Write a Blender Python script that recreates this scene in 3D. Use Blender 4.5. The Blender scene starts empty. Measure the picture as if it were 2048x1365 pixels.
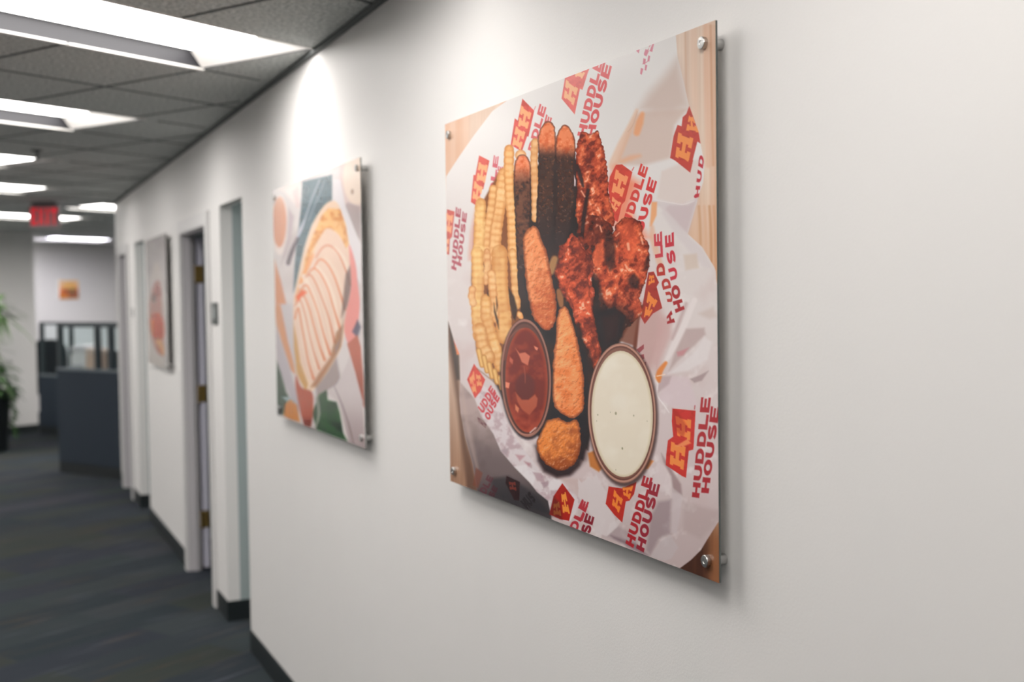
import bpy, bmesh, math, random
import numpy as np
from mathutils import Vector, Matrix
SC = bpy.context.scene
COL = SC.collection
# ---------------------------------------------------------------- camera
F_PX, YAW, PITCH, ROLL, CAM_H = 2364.09, .420275, .038217, -.013234, 1.58941
WX, CE = 1.0652, 2.44            # x of the picture wall, ceiling height
fw = Vector((math.sin(YAW)*math.cos(PITCH), math.cos(YAW)*math.cos(PITCH), -math.sin(PITCH)))
rt = Vector((math.cos(YAW), -math.sin(YAW), 0)); up = rt.cross(fw)
r2 = rt*math.cos(ROLL)+up*math.sin(ROLL); u2 = -rt*math.sin(ROLL)+up*math.cos(ROLL)
cam = bpy.data.cameras.new('camera'); camo = bpy.data.objects.new('camera', cam); COL.objects.link(camo)
camo.matrix_world = Matrix(((r2.x, u2.x, -fw.x, 0), (r2.y, u2.y, -fw.y, 0), (r2.z, u2.z, -fw.z, CAM_H), (0, 0, 0, 1)))
cam.sensor_width = 36; cam.lens = F_PX*36/2048; cam.clip_start = .05; cam.clip_end = 100
cam.dof.use_dof = True; cam.dof.focus_distance = 2.12; cam.dof.aperture_fstop = 3.0
SC.camera = camo
# ---------------------------------------------------------------- world, exposure and lamp strength
wd = bpy.data.worlds.new('world'); SC.world = wd; wd.use_nodes = True
wd.node_tree.nodes['Background'].inputs[0].default_value = (.75, .82, .9, 1); wd.node_tree.nodes['Background'].inputs[1].default_value = .05
SC.view_settings.view_transform = 'Standard'; SC.view_settings.look = 'None'; SC.view_settings.gamma = 1
SC.view_settings.exposure = 0.0
LAMP = 11.0                      # emission of the ceiling fixtures' lenses
LAMP_RGB = (1.0, .965, .93)
# ---------------------------------------------------------------- helpers
def lin(h):
    return tuple((c/12.92 if c <= .04045 else ((c+.055)/1.055)**2.4) for c in (int(h[i:i+2], 16)/255 for i in (0, 2, 4)))
MATS = {}
def mat(name, col, rough=.6, metal=0, emit=0, bump=0, bscale=60, var=0, vscale=8, spec=.5, coat=0, trans=0, alpha=1):
    if name in MATS: return MATS[name]
    m = bpy.data.materials.new(name); m.use_nodes = True; N = m.node_tree.nodes; L = m.node_tree.links; b = N['Principled BSDF']
    c = lin(col) if isinstance(col, str) else col
    b.inputs['Base Color'].default_value = (*c, 1); b.inputs['Roughness'].default_value = rough; b.inputs['Metallic'].default_value = metal
    b.inputs['Specular IOR Level'].default_value = spec; b.inputs['Coat Weight'].default_value = coat
    b.inputs['Transmission Weight'].default_value = trans; b.inputs['Alpha'].default_value = alpha
    if emit: b.inputs['Emission Color'].default_value = (*c, 1); b.inputs['Emission Strength'].default_value = emit
    tc = N.new('ShaderNodeTexCoord')
    if var:
        n = N.new('ShaderNodeTexNoise'); n.inputs['Scale'].default_value = vscale; n.inputs['Detail'].default_value = 4
        r = N.new('ShaderNodeMix'); r.data_type = 'RGBA'; L.new(tc.outputs['Object'], n.inputs['Vector']); L.new(n.outputs['Fac'], r.inputs[0])
        r.inputs[6].default_value = (*[x*(1-var) for x in c], 1); r.inputs[7].default_value = (*[min(1, x*(1+var)) for x in c], 1); L.new(r.outputs[2], b.inputs['Base Color'])
    if bump:
        n = N.new('ShaderNodeTexNoise'); n.inputs['Scale'].default_value = bscale; L.new(tc.outputs['Object'], n.inputs['Vector'])
        bp = N.new('ShaderNodeBump'); bp.inputs['Strength'].default_value = bump; bp.inputs['Distance'].default_value = .002; L.new(n.outputs['Fac'], bp.inputs['Height']); L.new(bp.outputs[0], b.inputs['Normal'])
    MATS[name] = m; return m
def link(name, bm, m, parent=None, smooth=False, loc=None):
    me = bpy.data.meshes.new(name); bmesh.ops.recalc_face_normals(bm, faces=bm.faces); bm.to_mesh(me); bm.free()
    if m: me.materials.append(m)
    if smooth:
        for p in me.polygons: p.use_smooth = True
    o = bpy.data.objects.new(name, me); COL.objects.link(o)
    if loc: o.location = loc
    if parent: o.parent = parent
    return o
def tag(o, label=None, cat=None, group=None, kind=None):
    if label: o['label'] = label
    if cat: o['category'] = cat
    if group: o['group'] = group
    if kind: o['kind'] = kind
    return o
def thing(name, label, cat, loc=(0, 0, 0), rz=0, group=None):
    o = bpy.data.objects.new(name, None); COL.objects.link(o); o.location = loc; o.rotation_euler = (0, 0, rz); o.empty_display_size = .05
    return tag(o, label, cat, group)
def box(bm, x0, x1, y0, y1, z0, z1, bev=0):
    r = bmesh.ops.create_cube(bm, size=1)
    for v in r['verts']: v.co = Vector(((x0+x1)/2+v.co.x*(x1-x0), (y0+y1)/2+v.co.y*(y1-y0), (z0+z1)/2+v.co.z*(z1-z0)))
    if bev:
        es = {e for v in r['verts'] for e in v.link_edges}
        bmesh.ops.bevel(bm, geom=list(es), offset=bev, segments=2, affect='EDGES')
    return bm
def bx(*a, **k): return box(bmesh.new(), *a, **k)
def cyl(bm, p0, p1, r0, r1=None, n=24, cap=True):
    p0, p1 = Vector(p0), Vector(p1); d = p1-p0; r1 = r0 if r1 is None else r1
    q = Vector((0, 0, 1)).rotation_difference(d).to_matrix().to_4x4(); q.translation = (p0+p1)/2
    bmesh.ops.create_cone(bm, cap_ends=cap, segments=n, radius1=r0, radius2=r1, depth=d.length, matrix=q); return bm
def lathe(prof, n=32, axis='z'):
    bm = bmesh.new(); rings = []
    for r, h in prof:
        ring = []
        for i in range(n):
            a = 2*math.pi*i/n; c, s = r*math.cos(a), r*math.sin(a)
            ring.append(bm.verts.new((c, s, h) if axis == 'z' else (-h, c, s)))
        rings.append(ring)
    for a, b in zip(rings, rings[1:]):
        for i in range(n): bm.faces.new((a[i], a[(i+1) % n], b[(i+1) % n], b[i]))
    for ring in (rings[0], rings[-1]):
        try: bm.faces.new(ring)
        except Exception: pass
    return bm
def struct(name, bm, m): return tag(link(name, bm, m), kind='structure')
GA = math.radians(31.2)          # the ceiling grid and cubicles turn this much against the picture wall
A2 = Vector((math.cos(GA), math.sin(GA), 0)); B2 = Vector((-math.sin(GA), math.cos(GA), 0))
# ---------------------------------------------------------------- materials of the room
m_wall = mat('wall_paint', (.80, .785, .77), .5, bump=.12, bscale=220, var=.012, vscale=3, spec=.45)
m_trim = mat('door_frame_paint', (.62, .60, .62), .4)
m_base = mat('rubber_baseboard', (.011, .016, .018), .45)
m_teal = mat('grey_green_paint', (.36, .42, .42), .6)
m_tbar = mat('ceiling_grid_paint', (.10, .11, .11), .6)
m_metal = mat('fixture_metal', (.018, .018, .022), .6)
m_lip = mat('fixture_lip', (.85, .83, .8), .4)
def carpet():
    m = bpy.data.materials.new('carpet_planks'); m.use_nodes = True; N = m.node_tree.nodes; L = m.node_tree.links; b = N['Principled BSDF']
    tc = N.new('ShaderNodeTexCoord'); mp = N.new('ShaderNodeMapping'); mp.inputs['Rotation'].default_value = (0, 0, -GA); L.new(tc.outputs['Object'], mp.inputs['Vector'])
    br = N.new('ShaderNodeTexBrick'); L.new(mp.outputs[0], br.inputs['Vector']); br.inputs['Scale'].default_value = 1; br.inputs['Brick Width'].default_value = 1.0; br.inputs['Row Height'].default_value = .25
    br.inputs['Mortar Size'].default_value = .004; br.inputs['Mortar Smooth'].default_value = 1; br.offset = .37
    br.inputs['Color1'].default_value = (0, 0, 0, 1); br.inputs['Color2'].default_value = (1, 1, 1, 1); br.inputs['Mortar'].default_value = (.5, .5, .5, 1)
    cr = N.new('ShaderNodeValToRGB'); L.new(br.outputs['Color'], cr.inputs[0]); e = cr.color_ramp.elements
    e[0].position = 0; e[0].color = (.024, .033, .038, 1); e[1].position = 1; e[1].color = (.038, .042, .040, 1)
    for p, c in ((.3, (.029, .034, .045, 1)), (.5, (.032, .043, .044, 1)), (.7, (.043, .044, .057, 1)), (.85, (.032, .040, .036, 1))):
        q = e.new(p); q.color = c
    st = N.new('ShaderNodeMapping'); st.inputs['Scale'].default_value = (1.6, 22, 1); L.new(mp.outputs[0], st.inputs['Vector'])
    n = N.new('ShaderNodeTexNoise'); n.inputs['Scale'].default_value = 1.2; n.inputs['Detail'].default_value = 3; L.new(st.outputs[0], n.inputs['Vector'])
    c2 = N.new('ShaderNodeValToRGB'); L.new(n.outputs['Fac'], c2.inputs[0]); e = c2.color_ramp.elements; e[0].position = .56; e[0].color = (0, 0, 0, 1); e[1].position = .72; e[1].color = (1, 1, 1, 1)
    n3 = N.new('ShaderNodeTexNoise'); n3.inputs['Scale'].default_value = 2.3; L.new(mp.outputs[0], n3.inputs['Vector'])
    c3 = N.new('ShaderNodeValToRGB'); L.new(n3.outputs['Fac'], c3.inputs[0]); e = c3.color_ramp.elements; e[0].position = .4; e[0].color = (.060, .064, .080, 1); e[1].position = .6; e[1].color = (.068, .050, .037, 1)
    mx = N.new('ShaderNodeMix'); mx.data_type = 'RGBA'; L.new(c2.outputs[0], mx.inputs[0]); L.new(cr.outputs[0], mx.inputs[6]); L.new(c3.outputs[0], mx.inputs[7])
    f = N.new('ShaderNodeTexNoise'); f.inputs['Scale'].default_value = 420; L.new(tc.outputs['Object'], f.inputs['Vector'])
    bp = N.new('ShaderNodeBump'); bp.inputs['Strength'].default_value = .5; bp.inputs['Distance'].default_value = .004; L.new(f.outputs['Fac'], bp.inputs['Height']); L.new(bp.outputs[0], b.inputs['Normal'])
    L.new(mx.outputs[2], b.inputs['Base Color']); b.inputs['Roughness'].default_value = .95; b.inputs['Specular IOR Level'].default_value = .1
    return m
def ceiling_mat():
    m = bpy.data.materials.new('mineral_fibre_tile'); m.use_nodes = True; N = m.node_tree.nodes; L = m.node_tree.links; b = N['Principled BSDF']
    tc = N.new('ShaderNodeTexCoord'); n = N.new('ShaderNodeTexNoise'); n.inputs['Scale'].default_value = 75; n.inputs['Detail'].default_value = 5; n.inputs['Roughness'].default_value = .7; L.new(tc.outputs['Object'], n.inputs['Vector'])
    r = N.new('ShaderNodeValToRGB'); L.new(n.outputs['Fac'], r.inputs[0]); e = r.color_ramp.elements; e[0].position = .36; e[0].color = (.30, .33, .33, 1); e[1].position = .62; e[1].color = (.76, .77, .74, 1)
    bp = N.new('ShaderNodeBump'); bp.inputs['Strength'].default_value = .6; bp.inputs['Distance'].default_value = .004; L.new(n.outputs['Fac'], bp.inputs['Height']); L.new(bp.outputs[0], b.inputs['Normal'])
    L.new(r.outputs[0], b.inputs['Base Color']); b.inputs['Roughness'].default_value = .9; b.inputs['Specular IOR Level'].default_value = .2
    return m
# ---------------------------------------------------------------- floor, walls
X0, X1, Y0, Y1 = -3.2, 6.0, -3.2, 23.0
struct('floor', bx(X0, X1, Y0, Y1, -.05, 0), carpet())
# picture wall: piers between the openings and the headers above them
OPEN = [(5.315, 5.86, 2.047), (6.20, 7.07, 1.985), (8.83, 9.40, 2.03), (9.87, 10.50, 1.985)]   # near y, far y, head height
YE = 10.78; TH = .06
bm = bmesh.new(); y = Y0
for a, b_, h in OPEN:
    box(bm, WX, WX+TH, y, a, 0, CE); box(bm, WX, WX+TH, a, b_, h, CE); y = b_
box(bm, WX, WX+TH, y, YE, 0, CE); struct('wall_right', bm, m_wall)
bm = bmesh.new()
for a, b_ in ((Y0, 5.315), (5.86, 6.135), (7.135, 8.83), (9.40, 9.805), (10.565, YE)): box(bm, WX-.006, WX, a, b_, 0, .1, bev=.002)
box(bm, WX-.006, WX+.17, 5.854, 5.86, 0, .1); box(bm, WX-.006, WX+.17, 9.394, 9.40, 0, .1); box(bm, WX-.006, WX+TH, YE, YE+.006, 0, .1)
struct('baseboard_right', bm, m_base)
# rooms behind the openings
bm = bmesh.new()
for y in (5.86, 7.95, 9.40): box(bm, WX+TH, 3.2, y, y+.08, 0, CE)
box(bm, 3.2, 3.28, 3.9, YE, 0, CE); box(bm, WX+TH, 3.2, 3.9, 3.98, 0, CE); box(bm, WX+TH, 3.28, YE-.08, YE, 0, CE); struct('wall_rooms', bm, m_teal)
bm = bmesh.new(); box(bm, WX, WX+.05, 5.8585, 5.86, .1, 2.047); 
bm.free()
struct('wall_left', bx(X0-.1, X0, Y0, Y1, 0, CE), m_wall); struct('wall_back', bx(X0, WX+TH, Y0-.1, Y0, 0, CE), m_wall)
struct('wall_far_side', bx(X1, X1+.1, YE, Y1, 0, CE), m_wall)
struct('wall_room_end', bx(3.28, X1, YE-.1, YE, 0, CE), m_wall)
def obox(bm, p, a0, a1, b0, b1, z0, z1, bev=0):
    """box in the turned grid: p is its origin, a along A2, b along B2"""
    n0 = len(bm.verts); box(bm, a0, a1, b0, b1, z0, z1, bev); bm.verts.ensure_lookup_table()
    for v in bm.verts[n0:]: v.co = Vector(p)+A2*v.co.x+B2*v.co.y+Vector((0, 0, v.co.z))
    return bm
PL = Vector((.582, 15.55, 0))
struct('wall_partition', obox(bmesh.new(), PL, -4.4, 0, 0, 2.95, 0, CE), m_wall)
struct('baseboard_partition', obox(bmesh.new(), PL, -4.4, .006, -.006, 0, 0, .1), m_base)
PB = Vector((1.273, 18.75, 0)); struct('wall_far', obox(bmesh.new(), PB, -6, 6, 0, .1, 0, CE), m_wall)
# ---------------------------------------------------------------- ceiling with openings for the lights
T = .572; LW, LD, RH = 2*T, T, .062     # fixture length, width, recess height
G0 = Vector((1.058, 3.981, 0))
# right near corners of the fixtures, those seen along the corridor first, then the unseen ones
FIX = [G0, G0+A2*T+B2*3*T+Vector((.065, .035, 0)), Vector((.318, 7.535, 0))+A2*.17, Vector((.45, 9.43, 0))+A2*.20, Vector((.888, 10.9, 0))+A2*(LW+.13), Vector((.98, 12.75, 0))+A2*.20, Vector((1.70, 17.15, 0))+A2*.24, Vector((.60, 12.95, 0))-A2*.6]
FIX += [Vector(p+(0,)) for p in ((.86, 2.45), (.80, .90), (.45, -.75), (-.41, 3.09), (-.77, 4.88), (-1.15, 6.65), (-1.3, 8.6), (-1.8, 11.4), (.0, 13.55), (-1.3, 13.8), (-.9, 12.2), (.62, 17.78), (3.1, 15.1), (3.25, 17.4), (3.2, 16.25), (3.2, 12.6), (4.6, 14.6), (5.3, 12.9), (2.6, 4.6), (2.7, 8.35))]  # unseen fixtures, nearly all added to brighten the walls, rooms and far end
FLAB = ['recessed fluorescent ceiling light nearest the camera, its end touching the picture wall', 'second recessed ceiling light along the corridor, left of the picture wall', 'third recessed ceiling light along the corridor, just past the small dark sprinkler',
        'fourth recessed ceiling light along the corridor, at the left frame edge above the exit sign', 'recessed ceiling light right of the exit sign, partly hidden by the wall corner', 'recessed ceiling light seen as a short strip just right of the exit sign', 'farthest recessed ceiling light, long strip just above the far white wall', 'recessed ceiling light seen as a strip left of the exit sign']
bm = bmesh.new(); bm.faces.new([bm.verts.new((x, y, CE)) for x, y in ((X0, Y0), (X1, Y0), (X1, Y1), (X0, Y1))])
for p in FIX:      # cut the ceiling along the sides of every fixture, only near it
    for q, n_ in ((p, A2), (p-A2*LW, A2), (p, B2), (p+B2*LD, B2)):
        fs = [f for f in bm.faces if any((v.co.xy-(p-A2*LW/2+B2*LD/2).xy).length < 3 for v in f.verts) or f.calc_area() > 3]
        g = set(fs)
        for f in fs: g.update(f.edges); g.update(f.verts)
        bmesh.ops.bisect_plane(bm, geom=list(g), plane_co=Vector((q.x, q.y, CE)), plane_no=n_)
def infix(q):
    for p in FIX:
        d = q-p; a, b_ = d.dot(A2), d.dot(B2)
        if -LW < a < 0 and 0 < b_ < LD: return True
    return False
for f in [f for f in bm.faces if infix(Vector((f.calc_center_median().x, f.calc_center_median().y, 0)))]: bm.faces.remove(f)
struct('ceiling', bm, ceiling_mat())
me = bpy.data.objects['ceiling'].data
# suspension grid: thin bars, left out across the fixtures and outside the rooms
bm = bmesh.new(); w = .011
def near_fix(q):
    for p in FIX:
        d = q-p; a, b_ = d.dot(A2), d.dot(B2)
        if -LW-.02 < a < .02 and -.02 < b_ < LD+.02: return True
    return False
for i in range(-26, 14):
    for j in range(-14, 34):
        o = G0+A2*T*i+B2*T*j
        if not (X0-.4 < o.x < 4.5 and Y0-.4 < o.y < 19): continue
        for d, n_ in ((A2, B2), (B2, A2)):
            for s in range(4):
                q = o+d*T*(s+.5)/4
                if near_fix(q) or not (X0 < q.x < 4.4 and Y0 < q.y < 19): continue
                if q.y < YE and q.x > WX-.01: continue
                a, b_ = o+d*T*s/4, o+d*T*(s+1)/4
                vs = [bm.verts.new((*(a+n_*w/2).xy, CE-.003)), bm.verts.new((*(b_+n_*w/2).xy, CE-.003)), bm.verts.new((*(b_-n_*w/2).xy, CE-.003)), bm.verts.new((*(a-n_*w/2).xy, CE-.003))]
                f = bm.faces.new(vs)
r = bmesh.ops.extrude_face_region(bm, geom=list(bm.faces))
for v in [g for g in r['geom'] if isinstance(g, bmesh.types.BMVert)]: v.co.z = CE
struct('trim_1', bm, m_tbar)
# dark shadow moulding where the ceiling meets the picture wall
struct('trim_2', box(box(bmesh.new(), WX-.016, WX, Y0, YE, CE-.014, CE-.001), WX-.016, WX+TH, YE, YE+.016, CE-.014, CE-.001), m_tbar)
# ---------------------------------------------------------------- ceiling lights
m_lens = mat('lit_lens', LAMP_RGB, .4, emit=LAMP); m_lens_far = mat('lit_lens_far', (.93, .90, 1.0), .4, emit=15.0)
def fixture(i, p):
    RH = .062 if i < 2 or i > 7 else .020     # the far ones have nearly flush lenses
    lab = FLAB[i] if i < len(FLAB) else 'unseen recessed ceiling light beyond the frame, from the set added to brighten walls and rooms'
    c = Vector((p.x, p.y, CE)); t = thing('ceiling_light', lab, 'ceiling light', c, GA, 'recessed ceiling lights')
    link('lens', bx(-LW+.03, -.06, .025, LD-.02, RH-.004, RH), m_lens if i != 6 else m_lens_far, t)
    bm = bmesh.new(); k = .004
    box(bm, -LW, -LW+k, 0, LD, -.0, RH+.004); box(bm, -k, 0, 0, LD, -.0, RH+.004); box(bm, -LW, 0, 0, k, 0, RH+.004); box(bm, -LW, 0, LD-k, LD, 0, RH+.004); box(bm, -LW, 0, 0, LD, RH+.001, RH+.006)
    link('housing', bm, m_metal, t)
    for xa, xb in ((-.006, -.058), (-LW+.006, -LW+.028)):      # sloped reflectors at both ends of the lens
        bm = bmesh.new(); bm.faces.new([bm.verts.new(c_) for c_ in ((xa, .006, .003), (xa, LD-.006, .003), (xb, LD-.006, RH-.006), (xb, .006, RH-.006))]); link('end_reflector', bm, m_lip, t)
    e = .009
    for s in range(2):
        x0 = -LW+s*LW/2+(.006 if s else 0); x1 = x0+LW/2-.006
        link('flange', bx(x0, x1, LD-.013, LD+e, -.006, -.0005), m_lip, t)
    link('flange', bx(-LW, 0, -e, .002, -.005, -.0005), m_lip, t)
    return t
for i, p in enumerate(FIX): fixture(i, p)
# ---------------------------------------------------------------- doors and openings
m_brass = mat('aged_brass', (.36, .24, .08), .35, metal=.8)
m_door = mat('lilac_grey_door_paint', (.70, .69, .80), .45)
def door(n, a, b_, h, hinges, leaf_y):
    """painted steel frame with the leaf swung back inside the room"""
    bm = bmesh.new(); c = .06; pr = .016
    for y0, y1 in ((a-c, a+.012), (b_-.012, b_+c)): box(bm, WX-pr, WX-.0005, y0, y1, 0, h+c)
    box(bm, WX-pr, WX-.0005, a+.0121, b_-.0121, h-.012, h+c)
    cas = bm; bm = bmesh.new()
    for y0, y1 in ((a+.001, a+.02), (b_-.02, b_-.001)): box(bm, WX-.002, WX+TH+.006, y0, y1, 0, h-.021)
    box(bm, WX-.002, WX+TH+.006, a+.001, b_-.001, h-.02, h-.001)
    for y0, y1 in ((a+.0201, a+.034), (b_-.034, b_-.0201)): box(bm, WX+.028, WX+.048, y0, y1, 0, h-.0215)
    root = struct('door_%d' % n, bm, m_trim); link('door_casing', cas, mat('casing_paint', (.70, .69, .685), .4), root)
    leaf = link('door_leaf', bx(WX+TH+.022, WX+TH+.058, leaf_y, leaf_y+.74, .012, h-.03, bev=.002), m_door, root)
    for z in hinges:
        bm = bmesh.new(); box(bm, WX+TH+.010, WX+TH+.057, leaf_y-.0025, leaf_y, z-.05, z+.05); cyl(bm, (WX+TH+.012, leaf_y-.009, z-.052), (WX+TH+.012, leaf_y-.009, z+.052), .007, n=12)
        link('hinge', bm, m_brass, root)
    return root
door(1, 6.20, 7.07, 1.985, (1.74, 1.04, .30), 7.055)
door(2, 9.87, 10.50, 1.985, (1.74, 1.04, .30), 10.49)
# dark sign plate beside the first opening, framed print inside it
m_dark = mat('dark_plastic', (.045, .055, .055), .4)
t = thing('room_sign', 'small dark square sign plate on the white wall between two doorways', 'sign', (WX, 6.03, 1.52))
link('plate', bx(-.008, 0, -.075, .075, -.055, .055, bev=.002), m_dark, t); link('insert', bx(-.0095, -.008, -.06, .06, -.025, .03), mat('grey_insert', (.22, .24, .24), .5), t)
t = thing('room_sign', 'small faint pale sign plate on the wall just left of the narrow far doorway', 'sign', (WX, 9.60, 1.50))
link('plate', bx(-.008, 0, -.05, .05, -.035, .035, bev=.002), mat('pale_plate', (.45, .45, .44), .5), t)
bm = bmesh.new(); box(bm, -.03, .17, -.02, 0, -.28, .28, bev=.003)
t = thing('picture_frame', 'thin wooden frame on the grey wall inside the nearest doorway, just a sliver showing', 'picture', (WX+.155, 5.86, 1.50))
link('frame', bm, mat('warm_wood', (.42, .27, .10), .5), t); link('print', bx(-.015, .155, -.022, -.019, -.25, .25), mat('pinkish_print', (.45, .30, .27), .6), t)
# ---------------------------------------------------------------- printed pictures
# The prints are painted as shapes (polygons, strokes, letters) on a fine grid of ink samples.
# Shapes are given in measured coordinates; a fixed plane-to-plane map turns them into panel coordinates.
TILE = {0:(0,0,1), 1:(880,220,4.55), 2:(1160,30,4.55), 3:(1160,320,4.55), 4:(880,500,4.55), 5:(1160,600,4.55),
        6:(880,760,4.55), 7:(1160,880,4.55), 8:(1000,100,4.55), 11:(530,310,4.55), 12:(530,610,4.55), 13:(270,440,4.27)}
def Z(k, pts):
    ox, oy, s = TILE[k]
    return [(ox+x/s, oy+y/s) for x, y in pts]
def hexc(h): return np.array([int(h[i:i+2], 16)/255. for i in (0, 2, 4)])
def asc(c): return hexc(c) if isinstance(c, str) else np.array(c, float)

def homography(src, dst):
    A = []; b = []
    for (x, y), (u, v) in zip(src, dst):
        A.append([x, y, 1, 0, 0, 0, -u*x, -u*y]); b.append(u)
        A.append([0, 0, 0, x, y, 1, -v*x, -v*y]); b.append(v)
    h = np.linalg.solve(np.array(A, float), np.array(b, float))
    return np.append(h, 1).reshape(3, 3)

_rng = np.random.RandomState(7)
_tab = _rng.rand(257, 257)
def vn(x, y, s, seed=0):
    x = x/s + seed*17.37; y = y/s + seed*9.71
    xi = np.floor(x).astype(int); yi = np.floor(y).astype(int)
    fx = x-xi; fy = y-yi; fx = fx*fx*(3-2*fx); fy = fy*fy*(3-2*fy)
    a = _tab[yi % 256, xi % 256]; b = _tab[yi % 256, (xi+1) % 256]
    c = _tab[(yi+1) % 256, xi % 256]; d = _tab[(yi+1) % 256, (xi+1) % 256]
    return (a*(1-fx)+b*fx)*(1-fy)+(c*(1-fx)+d*fx)*fy
def fbm(x, y, s, seed=0, o=3):
    r = 0; w = .5; t = 0
    for i in range(o):
        r = r+w*vn(x, y, s/2**i, seed+i*3); t += w; w *= .55
    return r/t
def mix(a, b, t):
    t = np.clip(t, 0, 1)[..., None] if isinstance(t, np.ndarray) else t
    return asc(a)*(1-t)+asc(b)*t
def sstep(a, b, x):
    t = np.clip((x-a)/(b-a), 0, 1); return t*t*(3-2*t)

def catmull(pts, n=6):
    P = np.array(pts, float); m = len(P); out = []
    for i in range(m):
        p0, p1, p2, p3 = P[i-1], P[i], P[(i+1) % m], P[(i+2) % m]
        for k in range(n):
            t = k/n
            out.append(.5*((2*p1)+(-p0+p2)*t+(2*p0-5*p1+4*p2-p3)*t*t+(-p0+3*p1-3*p2+p3)*t**3))
    return np.array(out)
def sdist(x, y, polys):
    """signed distance, positive inside (even-odd over all contours)"""
    d2 = np.full(x.shape, 1e18); ins = np.zeros(x.shape, bool)
    for P in polys:
        P = np.asarray(P, float); Q = np.roll(P, -1, 0)
        for (ax, ay), (bx, by) in zip(P, Q):
            ex, ey = bx-ax, by-ay; L = ex*ex+ey*ey
            if L < 1e-12: continue
            wx, wy = x-ax, y-ay
            t = np.clip((wx*ex+wy*ey)/L, 0, 1)
            d2 = np.minimum(d2, (wx-ex*t)**2+(wy-ey*t)**2)
            if ay != by:
                c = ((ay > y) != (by > y)) & (x < (bx-ax)*(y-ay)/(by-ay)+ax)
                ins ^= c
    d = np.sqrt(d2)
    return np.where(ins, d, -d)

class Canvas:
    def __init__(s, corners, nu, nv):
        # corners: measured points of top left, top right, bottom right, bottom left
        s.H = homography([(0, 0), (1, 0), (1, 1), (0, 1)], corners)
        u = np.linspace(0, 1, nu); v = np.linspace(0, 1, nv)
        U, V = np.meshgrid(u, v)
        W = s.H[2, 0]*U+s.H[2, 1]*V+1
        s.X = (s.H[0, 0]*U+s.H[0, 1]*V+s.H[0, 2])/W
        s.Y = (s.H[1, 0]*U+s.H[1, 1]*V+s.H[1, 2])/W
        s.C = np.ones((nv, nu, 3))*.85
    def win(s, x0, y0, x1, y1):
        m = (s.X >= x0) & (s.X <= x1) & (s.Y >= y0) & (s.Y <= y1)
        r = np.where(m.any(1))[0]; c = np.where(m.any(0))[0]
        if not len(r): return None
        return slice(r[0], r[-1]+1), slice(c[0], c[-1]+1)
    def blend(s, w, col, a):
        c = col if isinstance(col, np.ndarray) and col.ndim == 3 else asc(col)
        s.C[w] = s.C[w]*(1-a[..., None])+c*a[..., None]
    def shape(s, polys, col, soft=1.0, a=1., smooth=False, warp=None, k=0):
        if not isinstance(polys[0][0], (list, tuple, np.ndarray)): polys = [polys]
        polys = [np.array(Z(k, p)) for p in polys]
        if smooth: polys = [catmull(p) for p in polys]
        A = np.concatenate(polys); pad = soft+3+(warp[0] if warp else 0)
        w = s.win(A[:, 0].min()-pad, A[:, 1].min()-pad, A[:, 0].max()+pad, A[:, 1].max()+pad)
        if w is None: return
        x = s.X[w]; y = s.Y[w]; wx, wy = x, y
        if warp:
            amp, sc, sd = warp
            wx = x+amp*(fbm(x, y, sc, sd, 2)-.5)*2; wy = y+amp*(fbm(x, y, sc, sd+5, 2)-.5)*2
        d = sdist(wx, wy, polys)
        al = np.clip(.5+d/soft, 0, 1)
        if soft > 3: al = al*al*(3-2*al)
        if callable(col): col = col(x, y, d)
        s.blend(w, col, al*a)
    def ell(s, cx, cy, rx, ry, col, rot=0, soft=1., a=1., warp=None, k=0):
        t = np.linspace(0, 2*np.pi, 48, endpoint=False); c, n = math.cos(rot), math.sin(rot)
        X = rx*np.cos(t); Y = ry*np.sin(t)
        s.shape(list(zip(cx+X*c-Y*n, cy+X*n+Y*c)), col, soft, a, False, warp, k)
    def ring(s, cx, cy, rx, ry, wd, col, rot=0, soft=1., a=1., k=0):
        t = np.linspace(0, 2*np.pi, 60, endpoint=False); c, n = math.cos(rot), math.sin(rot)
        def e(q): X = (rx-q*.62)*np.cos(t); Y = (ry-q)*np.sin(t); return list(zip(cx+X*c-Y*n, cy+X*n+Y*c))
        s.shape([e(0), e(wd)], col, soft, a, False, None, k)
    def stroke(s, pts, wd, col, soft=1., a=1., k=0, sm=True):
        P = np.array(Z(k, pts), float); sc = TILE[k][2]
        wd = np.array(wd if hasattr(wd, '__len__') else [wd]*len(P), float)/sc/2
        if sm and len(P) > 2:
            Q = []; Wd = []
            for i in range(len(P)-1):
                p0 = P[max(i-1, 0)]; p1 = P[i]; p2 = P[i+1]; p3 = P[min(i+2, len(P)-1)]
                for j in range(5):
                    t = j/5
                    Q.append(.5*((2*p1)+(-p0+p2)*t+(2*p0-5*p1+4*p2-p3)*t*t+(-p0+3*p1-3*p2+p3)*t**3)); Wd.append(wd[i]*(1-t)+wd[i+1]*t)
            Q.append(P[-1]); Wd.append(wd[-1]); P = np.array(Q); wd = np.array(Wd)
        pad = wd.max()+soft+2
        w = s.win(P[:, 0].min()-pad, P[:, 1].min()-pad, P[:, 0].max()+pad, P[:, 1].max()+pad)
        if w is None: return
        x = s.X[w]; y = s.Y[w]; best = np.full(x.shape, -1e9); T = np.zeros(x.shape); acc = 0
        for i in range(len(P)-1):
            (ax, ay), (bx, by) = P[i], P[i+1]; ex, ey = bx-ax, by-ay; L = math.hypot(ex, ey)
            if L < 1e-9: continue
            t = np.clip(((x-ax)*ex+(y-ay)*ey)/L/L, 0, 1)
            d = wd[i]*(1-t)+wd[i+1]*t-np.hypot(x-ax-ex*t, y-ay-ey*t)
            m = d > best; best = np.where(m, d, best); T = np.where(m, acc+t*L, T); acc += L
        al = np.clip(.5+best/soft, 0, 1)
        if callable(col): col = col(x, y, best, T)
        s.blend(w, col, al*a)

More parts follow.
